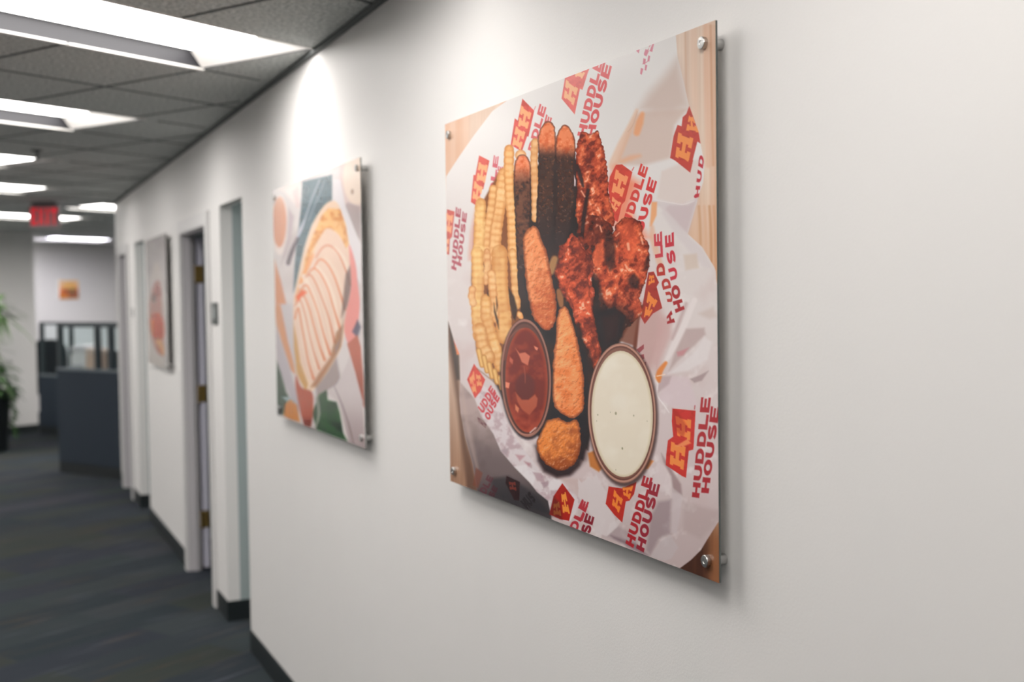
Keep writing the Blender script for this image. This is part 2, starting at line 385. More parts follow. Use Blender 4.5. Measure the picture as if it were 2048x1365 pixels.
# heavy wide letters in a unit box (x along the reading direction, y down)
def _arc(cx, cy, rx, ry, a0, a1, n=8):
    return [(cx+rx*math.cos(math.radians(a0+(a1-a0)*i/n)), cy+ry*math.sin(math.radians(a0+(a1-a0)*i/n))) for i in range(n+1)]
def _strokepoly(P, w):
    P = np.array(P, float); D = np.gradient(P, axis=0); D /= np.linalg.norm(D, axis=1)[:, None]; N = np.c_[-D[:, 1], D[:, 0]]
    return [tuple(p) for p in P+N*w/2]+[tuple(p) for p in (P-N*w/2)[::-1]]
GL = {
 'H': [[(0,0),(.33,0),(.33,.36),(.67,.36),(.67,0),(1,0),(1,1),(.67,1),(.67,.64),(.33,.64),(.33,1),(0,1)]],
 'U': [[(0,0),(.31,0),(.31,.55)]+_arc(.5,.55,.19,.2,180,0,6)+[(.69,0),(1,0),(1,.58)]+_arc(.5,.58,.5,.42,0,180,10)],
 'D': [[(0,0),(.5,0)]+_arc(.5,.5,.5,.5,-90,90,10)+[(0,1)], [(.31,.26),(.48,.26)]+_arc(.48,.5,.2,.24,-90,90,8)+[(.31,.74)]],
 'L': [[(0,0),(.35,0),(.35,.72),(1,.72),(1,1),(0,1)]],
 'E': [[(0,0),(1,0),(1,.25),(.34,.25),(.34,.38),(.92,.38),(.92,.62),(.34,.62),(.34,.75),(1,.75),(1,1),(0,1)]],
 'O': [_arc(.5,.5,.52,.52,0,342,19), _arc(.5,.5,.2,.25,0,342,19)],
 'S': [_strokepoly(_arc(.52,.3,.36,.17,-25,-180,7)+_arc(.5,.33,.34,.15,170,100,4)+_arc(.5,.67,.36,.17,-80,10,4)+_arc(.5,.7,.36,.17,20,165,7), .27)],
 'X': [[(0,0),(.3,0),(.5,.32),(.7,0),(1,0),(.68,.5),(1,1),(.7,1),(.5,.68),(.3,1),(0,1),(.32,.5)]],
 'h': [[(0,0),(.42,0),(.42,.24),(.33,.24),(.33,.37),(.67,.37),(.67,.24),(.58,.24),(.58,0),(1,0),(1,.24),(.94,.24),(.94,.76),(1,.76),(1,1),(.58,1),(.58,.76),(.67,.76),(.67,.62),(.33,.62),(.33,.76),(.42,.76),(.42,1),(0,1),(0,.76),(.07,.76),(.07,.24),(0,.24)]],
 '/': [[(0,0),(1,0),(1,1),(0,1)]]}
def quadpts(pts, q):
    (a, b, c, d) = [np.array(p, float) for p in q]     # start-top, end-top, end-bottom, start-bottom
    return [tuple(a*(1-x)*(1-y)+b*x*(1-y)+c*x*y+d*(1-x)*y) for x, y in pts]
def word(cv, txt, q, col, k=0, gap=.13, soft=1., a=1., wave=None):
    n = len(txt); q = [np.array(p, float) for p in q]
    wds = [1.0]*n; tot = n+gap*(n-1); x = 0
    for ch in txt:
        x0 = x/tot; x1 = (x+1)/tot; x += 1+gap
        if ch == ' ': continue
        g = [[(x0+(x1-x0)*px, py) for px, py in c] for c in GL[ch]]
        pol = [quadpts(c, q) for c in g]
        if wave: pol = [[(px+wave[0]*math.sin((py)*wave[1]+wave[2]), py) for px, py in c] for c in pol]
        cv.shape(pol, col, soft, a, False, None, k)
def ink(cv, gain, illum):
    """ink colour as a reflectance: the picked tone divided by how bright the panel's part of the wall is"""
    c = np.clip(cv.C, 0, 1); lin = np.where(c <= .04045, c/12.92, ((c+.055)/1.055)**2.4)
    return np.clip(lin*gain/illum[..., None], 0.002, .92)
def Z0(p, k): return Z(k, p)
def paint_basket():
    cv = Canvas([(892.5,248),(1434.5,41),(1443,1166),(903,963)], 900, 1040)
    X, Y = cv.X, cv.Y
    S = cv.shape
    # wooden table
    g = fbm(X*1.0, Y*.02, 9, 3, 3); g2 = fbm(X, Y*.03, 26, 8, 2)
    base = mix('dcc3b0', 'e9d6c6', (g-.3)*2.2); base = mix(base, 'd9a585', (g2-.55)*2.2)
    low = sstep(560, 1120, Y); base = base*(1-low[..., None])+mix('8a6450', 'b98d6f', (g-.25)*2)*low[..., None]
    rl = ((X > 1380) & (Y > 500)); mid = sstep(300, 560, Y)*(X > 1300)
    base = mix(base, 'd3a583', mid*.6*(1-low))
    br = sstep(1030, 1090, Y)*(X > 1300); base = base*(1-br[..., None])+mix('54392f', '9a6a4c', sstep(1405, 1436, X)+(g-.5)*.5)*br[..., None]
    cv.C[:] = base
    for zx, w_, c in ((975,14,'cfa388'),(1050,60,'e3c3ad'),(1160,50,'e0b499'),(1205,20,'c98f6d'),(1235,16,'d9ae92')):
        cv.stroke(Z0([(zx,100),(zx+10,700),(zx+25,1365)],2), w_/4.55, c, soft=5, a=.55)
    for zx, c in ((1100,'c99b78'),(1150,'dcb294'),(1195,'c48e66'),(1235,'cf9d7a')):
        cv.stroke(Z0([(zx,420),(zx+15,700),(zx+22,1365)],3), 5, c, soft=4, a=.6)
    # shade on the table beside the basket, left
    S([(897,600),(915,700),(924,800),(935,880),(960,985),(935,978),(915,800),(897,690)], '6b5145', soft=12, a=.8)
    S([(899,636),(912,690),(921,712),(923,760),(915,760),(905,700)], '4c4440', soft=7, a=.8)
    S(Z0([(140,830),(175,830),(190,950),(165,955)],4), 'e8926a', soft=1.5); S(Z0([(135,820),(180,825),(180,870),(150,870)],4), 'd95a4a', soft=1.5)
    # paper
    paper = [(895,352)]+Z0([(180,430),(320,230),(490,8)],1)+[(1100,140),(1357,40)]+Z0([(890,190),(905,380),(960,600),(1010,830),(1050,930),(1100,1080),(1115,1170),(1140,1300)],2)+\
        Z0([(1150,60),(1140,200),(1090,340),(1085,380),(1000,670),(1130,790),(1240,970),(1255,1010)],3)+[(1437,560),(1448,620),(1448,1036),(1440,1045)]+\
        Z0([(1180,900),(1120,1000),(1030,1090),(930,1165)],7)+[(1330,1160),(1100,1070),(957,982)]+Z0([(310,770),(240,520),(200,300),(190,180),(195,0)],6)+\
        Z0([(190,950),(140,830),(90,660)],4)+[(890,620)]
    def pap(x, y, d):
        n = fbm(x, y, 60, 2, 3); n2 = fbm(x*1.2+y*.4, y-x*.3, 26, 11, 3)
        c = mix('e6e3e1', 'dbd2d0', sstep(200, 620, y)); c = mix(c, 'd3c4c4', sstep(600, 900, y)); c = mix(c, 'c5b4b3', sstep(930, 1130, y))
        c = mix(c, 'cdb6b3', (n-.5)*1.6*sstep(350, 600, y)); c = mix(c, 'efe9e8', (n2-.6)*2.2*sstep(400, 700, y))
        return c
    S(paper, pap, soft=1.2)
    # soft folds and shade, upper right
    S([(560,850),(640,720),(780,560),(905,400),(960,600),(1010,830),(860,900),(700,900)], 'cdb7ac', soft=150/4.55, a=.75, k=2)
    S([(330,1365),(440,1080),(530,900),(590,880),(900,860),(1000,850),(880,1000),(840,1300),(600,1365)], 'd2bcb1', soft=12, a=.8, k=2)
    cv.stroke([(320,1365),(400,1180),(470,1030),(535,870)], [90,80,60,30], 'e5b594', soft=6, a=.55, k=2)
    cv.stroke([(535,1070),(560,980),(585,900)], [60,70,40], 'eda271', soft=6, a=.75, k=2)
    cv.stroke([(400,1330),(480,1300),(560,1280)], [40,50,30], 'e5a882', soft=8, a=.6, k=2)
    cv.stroke([(455,1060),(500,1000),(540,880)], 6, 'c9a592', soft=3, a=.5, k=2)
    S([(640,370),(860,400),(1000,400),(1090,340),(1000,670),(900,600),(840,520),(760,420)], 'c9b7ba', soft=14, a=.7, k=3)
    S([(690,370),(850,385),(760,480),(900,700),(1130,960),(1235,1000),(1130,800),(1000,690),(900,560)], 'd8cfcf', soft=10, a=.9, k=3)
    S([(1000,0),(1100,0),(1090,200),(1060,340),(960,400),(830,380),(720,350),(760,100)], 'ddcfc9', soft=8, a=.8, k=3)
    cv.stroke([(690,360),(850,388),(960,402),(1060,370)], [3,5,6,4], 'efe8e6', soft=2, a=.8, k=3)
    S([(670,380),(720,380),(715,500),(670,600),(655,600)], 'e9a877', soft=5, a=.9, k=3)
    S([(655,570),(690,600),(720,750),(760,900),(790,1000),(740,1010),(690,850),(650,700)], 'e2b396', soft=8, a=.7, k=3)
    S([(960,860),(1080,850),(1100,980),(980,1000)], 'd0bba9', soft=8, a=.55, k=3)
    # centre shade beside the wings and below
    S([(530,0),(700,0),(760,100),(800,230),(700,560),(640,700),(540,560),(520,300)], 'c19d98', soft=22, a=.8, k=5)
    S([(740,130),(860,180),(840,340),(760,540),(720,700),(680,560)], 'cba9a6', soft=16, a=.8, k=5)
    cv.stroke([(1060,0),(960,240),(880,400),(800,560)], [50,60,60,30], 'e6dddc', soft=5, a=.85, k=5)
    cv.stroke([(985,30),(905,240),(860,350)], [26,30,20], 'b99a9a', soft=6, a=.6, k=5)
    S([(985,260),(1150,250),(1160,310),(1050,420),(900,560),(830,640),(880,480)], 'b9a3a1', soft=8, a=.75, k=5)
    S([(1150,330),(1060,470),(960,560),(820,670),(1000,640),(1180,540),(1220,380)], 'e2dbdb', soft=8, a=.8, k=5)
    S([(1190,640),(1130,730),(1060,750),(1020,715),(1110,680)], 'ab9797', soft=5, a=.85, k=5)
    S([(1100,120),(1230,60),(1270,150),(1200,170),(1130,140)], 'cfc0ba', soft=12, a=.8, k=5)
    S([(900,470),(960,450),(1010,430),(960,500),(910,510)], 'c98f92', soft=6, a=.8, k=5)
    S([(860,690),(1010,700),(1060,860),(1090,960),(870,980),(740,900),(780,760)], 'd8c7cb', soft=9, a=.8, k=5)
    S([(735,690),(850,690),(830,760),(730,840)], 'b9a3a6', soft=7, a=.75, k=5)
    cv.stroke([(700,690),(725,760),(720,860),(790,960),(830,1020)], [6,8,10,10,6], 'f0eaea', soft=3, a=.8, k=5)
    cv.stroke([(800,570),(750,640),(735,700),(740,740)], [30,50,56,20], 'e08a4a', soft=4, a=.95, k=5)
    cv.stroke([(720,690),(790,675)], 8, 'f3dcc6', soft=2, k=5)
    # paper rim, bottom left, and its dark underside
    und = Z0([(196,20),(330,175),(390,330),(500,490),(570,650),(690,790),(830,930),(900,1020),(1000,1100),(1030,1240)],6)+[(1110,1085),(957,984)]+Z0([(310,770),(240,520),(200,300),(190,150)],6)
    def unders(x, y, d):
        c = mix('b9a5a1', '7d6f6f', sstep(820, 930, y)); c = mix(c, '4b4648', sstep(940, 1010, y)); return mix(c, '6a5c5a', (fbm(x, y, 30, 4)-.5)*1.2)
    S(und, unders, soft=4)
    cv.stroke([(205,60),(240,300),(300,600),(350,800)], [20,40,40,20], 'c4aea6', soft=7, a=.5, k=6)
    S([(470,900),(640,880),(900,1060),(1040,1240),(700,1140),(500,1060)], '3a393d', soft=12, a=.6, k=6)
    # crumpled bright rim
    rim = Z0([(330,170),(360,20),(520,120),(600,330),(690,520),(830,700),(960,860),(1100,900),(1240,960),(1300,1100),(1200,1300),(1030,1235),(1000,1100),(900,1020),(830,930),(690,790),(570,650),(500,490),(390,330)],6)
    S(rim, lambda x, y, d: mix('dcd2d4', 'c3adb2', (fbm(x, y, 13, 6, 3)-.46)*4), soft=3)
    for q, c in (([(560,640),(640,620),(620,690)],'b3a3a8'),([(700,680),(790,690),(740,740)],'c3959c'),([(780,740),(840,760),(820,800)],'b98a90'),([(690,790),(800,770),(900,850),(860,960),(760,860)],'e9e4e6'),([(860,840),(940,850),(970,930),(900,920)],'b79ba1'),([(940,940),(1040,900),(1000,960),(960,990)],'a98f95'),([(1000,900),(1110,900),(1130,950),(1060,1010),(1010,1000)],'e6dfe1')):
        S(q, c, soft=5, a=.75, k=6)
    S([(1040,870),(1300,900),(1365,1000),(1365,1100),(1260,1060),(1130,920)], 'cbb4b0', soft=9, a=.7, k=6)
    # jagged bright tissue, bottom middle
    S([(0,350),(30,390),(100,340),(130,360),(165,305),(210,410),(270,480),(255,590),(330,690),(360,790),(262,880),(150,840),(130,700),(60,600),(0,520)], 'd9cfcf', soft=3, a=.9, k=7, warp=(1.2,6,3))
    S([(360,780),(262,880),(400,930),(560,1000),(520,860)], 'a9989a', soft=9, a=.6, k=7)
    S([(262,876),(290,760),(420,700),(360,790)], 'dcd3d3', soft=4, a=.7, k=7)
    S([(740,200),(860,290),(860,420),(770,470),(680,420),(690,330)], 'dccfd0', soft=7, a=.7, k=7)
    S([(760,120),(850,260),(940,400),(950,500),(870,470),(850,330),(780,200)], '9b8383', soft=7, a=.75, k=7)
    S([(860,430),(950,500),(930,700),(900,850),(840,840)], 'cfc3c5', soft=6, a=.7, k=7)
    S([(730,560),(850,540),(840,850),(740,900),(660,1050),(620,1000),(660,700)], '9c8a8e', soft=12, a=.7, k=7)
    S([(960,560),(1280,640),(1275,740),(1120,900),(960,820)], 'b9a7a5', soft=14, a=.6, k=7)
    S([(660,1060),(740,930),(840,860),(915,975),(850,1080),(790,1100)], 'c9bebf', soft=5, a=.75, k=7)
    S([(300,870),(520,940),(640,1050),(560,1030),(330,900)], '7d6a71', soft=9, a=.7, k=7)
    # --- logos and words on the paper
    R1, R2, R3 = 'dd5a50', 'c24a41', 'b23a36'; O1, O2 = 'f4b184', 'f2a064'; T1, T2 = 'dd6a68', 'b94a52'
    def logo(k, outline, Hs, red, org):
        S(outline, lambda x, y, d: mix(red, asc(red)*.86, (fbm(x, y, 10, 3)-.5)*2), soft=1.1, k=k)
        for q in Hs: S([quadpts(GL['h'][0], q)], org, soft=1.2, k=k)
    logo(1, [(75,900),(145,920),(122,1150),(102,1175),(95,1315),(60,1310)], [[(60,1110),(70,935),(132,955),(112,1120)], [(40,1290),(50,1160),(95,1170),(85,1290)]], 'cf6f66', 'efae8a')
    word(cv, 'HUDDLE', [(905,537),(914.5,413),(925,417),(915,541)], 'b4606b'); word(cv, 'HOUSE', [(916,529),(928,422),(937,426),(925,533)], 'b4606b')
    logo(1, [(370,410),(465,458),(408,718),(396,718),(350,872),(294,835),(318,588),(336,588)], [[(345,640),(367,470),(448,500),(424,660)], [(308,800),(328,640),(402,700),(372,850)]], 'dc6a60', O1)
    word(cv, 'UDDLE', [(425,1000),(505,408),(550,420),(475,1010)], 'd4707a', k=1); word(cv, 'E', [(537,550),(545,508),(590,515),(580,555)], 'd4707a', k=1)
    word(cv, 'USE', [(480,900),(530,560),(570,570),(520,905)], 'd4707a', k=1)
    logo(8, [(220,440),(328,550),(275,785),(262,785),(215,922),(112,860),(150,618),(178,640)], [[(180,690),(208,500),(302,572),(266,715)], [(126,860),(160,690),(247,745),(204,905)]], 'e06860', O1)
    word(cv, 'DDLE', [(268,905),(378,485),(440,522),(325,925)], 'dc7476', k=8); word(cv, 'SE', [(400,740),(437,582),(490,618),(452,745)], 'dc7476', k=8)
    cv.stroke([(328,540),(340,512)], 8, 'dc9a98', k=8, sm=False)
    logo(8, [(608,255),(620,200),(850,120),(815,210),(768,362),(745,350),(697,585),(577,440)], [[(700,240),(725,90),(830,130),(765,260)], [(598,430),(618,268),(728,350),(686,505)]], 'e8807a', 'f6bf98')
    word(cv, 'HUDDLE', [(720,775),(882,60),(955,105),(795,790)], 'e07274', k=8); word(cv, 'HOUSE', [(800,800),(958,105),(1036,150),(868,800)], 'dd6a6c', k=8)
    for q in ([(525,322),(562,310),(552,350)], [(600,350),(615,310),(645,330),(622,378),(602,368)], [(622,330),(660,280),(650,270),(640,330)], [(650,330),(678,262),(692,262),(675,338)], [(590,440),(595,395),(618,402),(610,450),(585,448)],
              [(632,415),(640,368),(656,376),(648,425),(630,420)], [(565,535),(572,482),(594,490),(580,545)], [(606,500),(612,452),(630,458),(620,508)], [(596,440),(635,420),(636,426),(600,448)]):
        S(q, 'd58a9a', soft=1.1, k=2)
    logo(2, [(905,1000),(942,1012),(952,930),(985,900),(1012,828),(1050,930),(1100,1080),(1115,1170),(1086,1152),(1025,1395),(838,1300),(870,1100)], [[(885,1290),(912,1068),(1050,1122),(1005,1345)], [(983,1050),(1010,915),(1045,925),(1100,1070)]], 'c5534a', 'f0995e')
    S([(878,0),(1048,0),(1022,115)], 'c5534a', soft=1.1, k=3); S([(975,-10),(1010,-10),(1004,15),(990,10)], 'f0995e', k=3)
    cv.stroke([(1070,330),(1085,322)], 30, 'c34550', k=3, sm=False)
    word(cv, 'HUD', [(1062,345),(1105,-60),(1150,-20),(1100,335)], 'c34550', k=3, gap=.3)
    S([(600,300),(560,160),(620,120)], R1, a=0, k=3)
    # red glow of the paper behind the wings
    S([(320,520),(300,330),(280,200),(330,60),(560,200),(470,420),(520,560),(600,640),(640,700),(540,760),(330,600)], 'ec8a6a', soft=26, a=.85, k=3)
    logo(3, [(330,70),(345,42),(400,38),(495,108),(428,372),(398,405),(362,560),(322,545),(300,420),(285,330),(275,250),(290,150)], [[(305,290),(345,82),(458,152),(402,335)], [(300,430),(312,330),(395,390),(340,470)]], 'd65346', 'f79e70')
    cv.stroke([(492,95),(508,66)], 9, 'cf6f6a', k=3, sm=False)
    word(cv, 'UDDLE', [(400,580),(572,28),(640,68),(478,600)], 'd6504a', k=3); word(cv, 'OUSE', [(510,680),(648,148),(720,195),(590,660)], 'd4484a', k=3)
    # second panel of words on the lower fold
    L = 'c94a55'
    for t, q in (('E',[(695,782),(690,675),(765,645),(768,780)]), ('L',[(705,890),(692,800),(770,770),(775,880)]), ('D',[(722,1055),(708,948),(785,925),(795,1045)]), ('D',[(775,1180),(752,1090),(830,1065),(850,1160)]), ('U',[(815,1290),(795,1200),(850,1190),(868,1290)])): word(cv, t, q, L if t in 'EL' else 'b8453f', k=3)
    for t, q in (('E',[(795,795),(790,690),(872,652),(875,780)]), ('S',[(822,950),(798,830),(878,812),(895,935)]), ('U',[(845,1095),(820,990),(895,965),(910,1075)]), ('O',[(868,1270),(842,1155),(915,1125),(940,1245)]), ('H',[(890,1390),(862,1285),(945,1260),(972,1355)])): word(cv, t, q, 'c8404e' if t in 'ESU' else 'ad3a3e', k=3)
    for t, q in (('H',[(812,215),(808,150),(850,90),(885,200)]),): word(cv, t, q, 'a8383c', k=5)
    logo(3, [(640,1020),(690,1012),(738,1112),(716,1150),(768,1345),(682,1395),(608,1490),(570,1420),(600,1250)], [[(600,1430),(640,1190),(725,1280),(650,1420)], [(640,1140),(650,1045),(690,1045),(700,1110)]], 'ac4038', 'e98a48')
    for q in ([(530,450),(600,400),(600,440),(560,480)], [(560,500),(600,490),(605,530),(575,550)], [(590,570),(620,560),(618,610)]): S(q, '9c5257', soft=1.2, k=5)
    logo(5, [(862,985),(1072,1003),(1055,1330),(1050,1358),(1010,1370),(985,1615),(950,1600),(800,1500),(805,1400),(820,1275),(868,1240),(855,1100)], [[(905,1230),(888,1052),(1032,1088),(1022,1275)], [(836,1490),(850,1285),(982,1335),(962,1545)]], 'cc3f38', 'f9904e')
    S([(862,985),(905,1000),(1000,1150),(960,1250),(880,1180)], '9e3028', soft=8, a=.45, k=5)
    S([(885,1330),(1000,1260),(1030,1300),(960,1330)], 'f9a468', soft=3, a=.8, k=5)
    cv.stroke([(1062,990),(1066,958)], 10, 'b9666a', k=5, sm=False)
    word(cv, 'HUDDLE', [(1038,1790),(1122,880),(1212,885),(1105,1800)], 'b03a40', k=5); word(cv, 'HOUSE', [(1122,1750),(1212,962),(1292,975),(1192,1757)], 'ae363e', k=5)
    logo(7, [(280,422),(400,440),(535,378),(512,490),(470,552),(436,560),(404,752),(330,680),(252,580)], [[(310,590),(330,450),(410,540),(372,665)], [(415,500),(405,430),(505,412),(470,540)]], 'c03a30', 'f08c40')
    word(cv, 'HUDDLE', [(432,940),(598,320),(682,345),(505,985)], 'b0343c', k=7); word(cv, 'HOUSE', [(530,985),(660,375),(750,405),(600,1025)], '9c3844', k=7)
    logo(6, [(1130,940),(1242,1090),(1192,1285),(1110,1270),(1012,1225),(1050,1060)], [[(1135,1210),(1120,1040),(1160,1020),(1200,1220)], [(1050,1230),(1050,1130),(1100,1110),(1120,1240)]], 'b23028', 'f19a48')
    S([(1012,1225),(1050,1060),(1110,1120),(1130,1275)], '5c2a26', soft=8, a=.6, k=6)
    word(cv, 'DLE', [(1190,1350),(1310,1085),(1375,1115),(1260,1390)], 'b8404a', k=6); word(cv, 'LE', [(-20,720),(40,545),(92,600),(40,740)], 'b8404a', k=7, gap=.2)
    word(cv, 'SE', [(20,840),(75,665),(150,705),(110,860)], '8c303c', k=7)
    logo(4, [(322,1035),(425,1180),(385,1285),(330,1352),(258,1180)], [[(310,1300),(280,1170),(320,1100),(345,1300)], [(350,1240),(340,1130),(380,1140),(395,1240)]], 'da5a50', 'f5a070')
    word(cv, 'UDDE', [(355,250),(475,45),(520,100),(405,315)], 'cf5a60', k=6); word(cv, 'OUSE', [(415,330),(515,105),(560,165),(460,375)], 'cc5058', k=6)
    word(cv, 'DLE', [(370,1010),(450,865),(500,895),(430,1050)], '6b4048', k=6, a=.8); word(cv, 'SE', [(450,1050),(500,960),(540,990),(500,1080)], '5a3038', k=6, a=.8)
    S([(340,800),(400,850),(360,990),(310,960)], '8c5040', soft=4, a=.6, k=6)
    logo(6, [(620,875),(742,930),(735,1100),(690,1095),(610,940)], [[(650,1000),(640,930),(700,930),(710,1010)]], '3e2a2c', '7a4038')
    word(cv, 'HUS', [(745,1110),(830,1010),(890,1100),(820,1190)], '2e2629', k=6, a=.7); word(cv, 'HD', [(360,380),(350,330),(440,400),(430,440)], '6a4048', k=6, a=.7)
    # --- dark inside of the basket, between the pieces of food
    S([(1050,430),(1075,330),(1150,320),(1200,420),(1240,480),(1280,560),(1262,650),(1205,760),(1180,900),(1090,880),(1020,820),(985,750),(1010,640),(1030,540)], lambda x, y, d: mix('2c2526', '4a3029', (fbm(x, y, 22, 5)-.4)*2), soft=8, a=1)
    S([(560,40),(500,430),(530,480),(560,180),(600,40)], '6d3a2c', soft=6, a=.9, k=5)
    S([(380,370),(420,240),(520,80),(560,0),(530,420)], '7a4534', soft=6, a=.8, k=5)
    S([(0,1000),(60,1050),(90,1200),(0,1365),(-60,1200)], '3a2a28', soft=10, a=.9, k=5)
    S([(880,600),(940,720),(1000,800),(1090,845),(1200,840),(1290,740),(1320,620),(1365,600),(1345,720),(1220,850),(1080,875),(980,820)], '4a3532', soft=20, a=.8, k=6)
    S([(90,120),(160,90),(230,250),(190,290),(110,240)], 'c47a3e', soft=6, a=.95, k=7)
    S([(650,170),(690,190),(640,260),(600,270)], 'e08a48', soft=5, a=.9, k=7)
    # --- fries
    S([(950,640),(945,560),(950,450),(970,400),(1000,345),(1040,340),(1045,600),(1040,700),(1005,770),(985,740),(955,700)], '8a5636', soft=5)
    S([(330,900),(290,1100),(270,1300),(270,1365),(350,1365),(350,950)], 'd8a79a', soft=10, a=.7, k=1)
    def fry(k, pts, w, seed, b='e3a365', hi='f9d5a0', lo='bd7c45', per=13.5):
        def col(x, y, d, t):
            r = .5+.5*np.sin(t*2*np.pi/per+seed*2.1); h = w/TILE[k][2]/2
            c = mix(b, hi, (.25+.6*r)*sstep(-.1, .9, d/h)*.8); c = mix(c, lo, (1-sstep(-.1, .7, d/h))*.55+(1-r)*.12); c = mix(c, 'd1925a', sstep(.45, .7, fbm(x, y, 30, seed+4))*.35); return mix(c, hi, (fbm(x, y, 14, seed)-.55)*2)
        P = Z(k, pts); Q = []; W = []
        for i in range(len(P)-1):
            n = max(1, int(math.hypot(P[i+1][0]-P[i][0], P[i+1][1]-P[i][1])/(per/4)))
            for j in range(n): t = j/n; Q.append((P[i][0]*(1-t)+P[i+1][0]*t, P[i][1]*(1-t)+P[i+1][1]*t))
        Q.append(P[-1]); acc = 0
        for i, p in enumerate(Q):
            if i: acc += math.hypot(p[0]-Q[i-1][0], p[1]-Q[i-1][1])
            end = min(1, min(i, len(Q)-1-i)/2+.55)
            W.append(w*1.08/TILE[k][2]*(1+.075*math.sin(acc*2*math.pi/per+seed*2.1))*end)
        cv.stroke(Q, W, col, soft=1.3)
    fry(1, [(600,560),(560,820),(520,1100),(500,1365)], 105, 1); fry(1, [(880,270),(870,480),(880,700),(885,1000)], 62, 2, 'e8ae78', 'f6cfa0'); fry(1, [(740,390),(760,430)], 90, 3, 'f2bd90')
    fry(1, [(645,340),(640,560),(650,760),(672,1000),(680,1365)], 84, 4, 'e9a764'); fry(4, [(672,0),(690,150),(700,330),(715,520)], 66, 5, 'e8b070')
    fry(1, [(500,700),(480,900),(440,1100),(430,1365)], 66, 6, 'e3a668'); fry(4, [(440,0),(450,150),(430,300)], 60, 7, 'dc9c66')
    fry(4, [(555,0),(560,300),(590,600),(600,800)], 130, 8, 'dfa260', 'f0c487'); fry(4, [(480,200),(500,420),(520,640)], 70, 9)
    fry(1, [(385,830),(375,1000),(370,1200),(355,1365)], 92, 10, 'edb974', 'fbdda0'); fry(4, [(350,0),(360,300),(350,560),(370,800)], 100, 11, 'edb772', 'f8d898')
    fry(4, [(310,340),(300,420),(320,500)], 60, 12, 'e5a870'); fry(4, [(430,430),(430,600),(480,760),(540,960),(560,1080)], 90, 13, 'e6aa62')
    fry(4, [(370,700),(400,860),(470,1000)], 105, 14, 'dc9e5c'); fry(4, [(730,570),(760,620)], 46, 15, 'f0a868')
    for i in range(5): cv.stroke([(365+i*48,915+i*62),(395+i*46,1050+i*52)], [50,46], lambda x, y, d, t: mix('c48a4c', 'ecc27e', sstep(0, 5, d)), soft=1.5, k=4)
    cv.stroke([(350,1080),(440,1150),(560,1245)], [10,10,8], '8a5c38', soft=3, a=.6, k=4)
    for q in ([(505,480),(520,560),(545,640),(550,720),(530,660),(505,560)], [(440,350),(460,420),(445,410)], [(525,420),(540,500),(530,560)], [(635,330),(650,480),(680,620),(700,640),(720,540),(690,420)]): S(q, '3c2a22', soft=3, a=.9, k=4)
    # --- brown sticks with orange tips
    def stick(k, pts, yt, yb, seed, tip='ef8f62', body='5b3c30'):
        def col(x, y, d):
            t = sstep(yt-6, yb, y+10*(fbm(x, y, 9, seed)-.5)); n = fbm(x, y, 7, seed, 3)
            a = mix(mix(tip, 'd96a3e', (n-.42)*2.6), 'f7a67c', (fbm(x, y, 6, seed+2)-.6)*3)
            b = mix(mix(body, '45302c', (n-.4)*2.5), '8a5a42', (fbm(x, y, 4.5, seed+4)-.62)*4)
            b = mix(b, '372e33', sstep(yb+60, yb+190, y)*.8)
            c = a*(1-t[..., None])+b*t[..., None]; return mix(c, '2a2024', (1-sstep(0, 4.5, d))*.6)
        S(pts, col, soft=1.4, smooth=True, warp=(1.3,6,seed), k=k)
    stick(1, [(700,470),(730,410),(790,405),(830,460),(845,600),(840,900),(830,1100),(850,1365),(840,1700),(740,1700),(715,1365),(700,1000),(685,700),(690,560)], 330, 372, 21, 'f0946c', '77503f')
    stick(1, [(905,270),(930,170),(985,100),(1040,120),(1068,200),(1072,400),(1060,700),(1050,1000),(1030,1250),(1010,1365),(960,1330),(900,1150),(890,1000),(905,700),(912,400)], 288, 318, 22, body='54392f')
    stick(1, [(1070,300),(1090,200),(1140,135),(1190,150),(1235,230),(1252,340),(1245,600),(1240,850),(1200,1080),(1150,1200),(1080,1300),(1050,1250),(1060,1000),(1072,700),(1068,450)], 292, 322, 23, body='50352d')
    S([(1235,480),(1262,420),(1290,600),(1270,700),(1240,640)], '3a2428', soft=3, k=1); S([(1238,590),(1252,640),(1250,690),(1240,690)], 'f2e4e4', soft=2, k=1)
    # --- saucy wings
    def wing(k, pts, seed, lo='6a2a20', md='bf5236', hi='ee7e52', sp='ffc3a4', dark=None, sc=17, kk=1.0, am=2.6):
        def col(x, y, d):
            H = lambda X, Y: fbm(X, Y, sc*1.2, seed, 4)
            n = fbm(x, y, sc*2.4, seed+2, 2); n2 = fbm(x+2*vn(x, y, 7, seed), y*.85, sc*.62, seed+7, 3); e = sc*.14
            sh = (H(x, y+e)-H(x, y-e))*1.0+.5*(H(x+e, y)-H(x-e, y))
            c = mix(md, lo, sstep(.6, .3, n)*.5); c = mix(c, lo, sstep(.44, .3, n2)*.8); c = mix(c, hi, sstep(.5, .66, n2)*.75*kk); c = mix(c, hi, sstep(0, .2, sh)*.6*kk); c = mix(c, lo, sstep(.02, .22, -sh)*.6)
            c = mix(c, sp, sstep(.64, .76, n2)*sstep(-.02, .08, sh)*.8*kk)
            if dark is not None:
                dx, dy, rr, st = dark; c = mix(c, '25191b', (1-sstep(rr*.4, rr, np.hypot(x-dx, y-dy)))*st)
            return mix(c, '3a1512', (1-sstep(0, 5, d))*.4)
        S(pts, col, soft=1.3, smooth=True, warp=(am,6,seed), k=k)
    wing(8, [(710,900),(735,800),(760,740),(830,760),(900,735),(935,800),(965,920),(985,1020),(1000,1150),(1010,1300),(1030,1420),(1060,1560),(1010,1650),(940,1750),(860,1800),(760,1650),(705,1500),(720,1250),(710,1050)], 31)
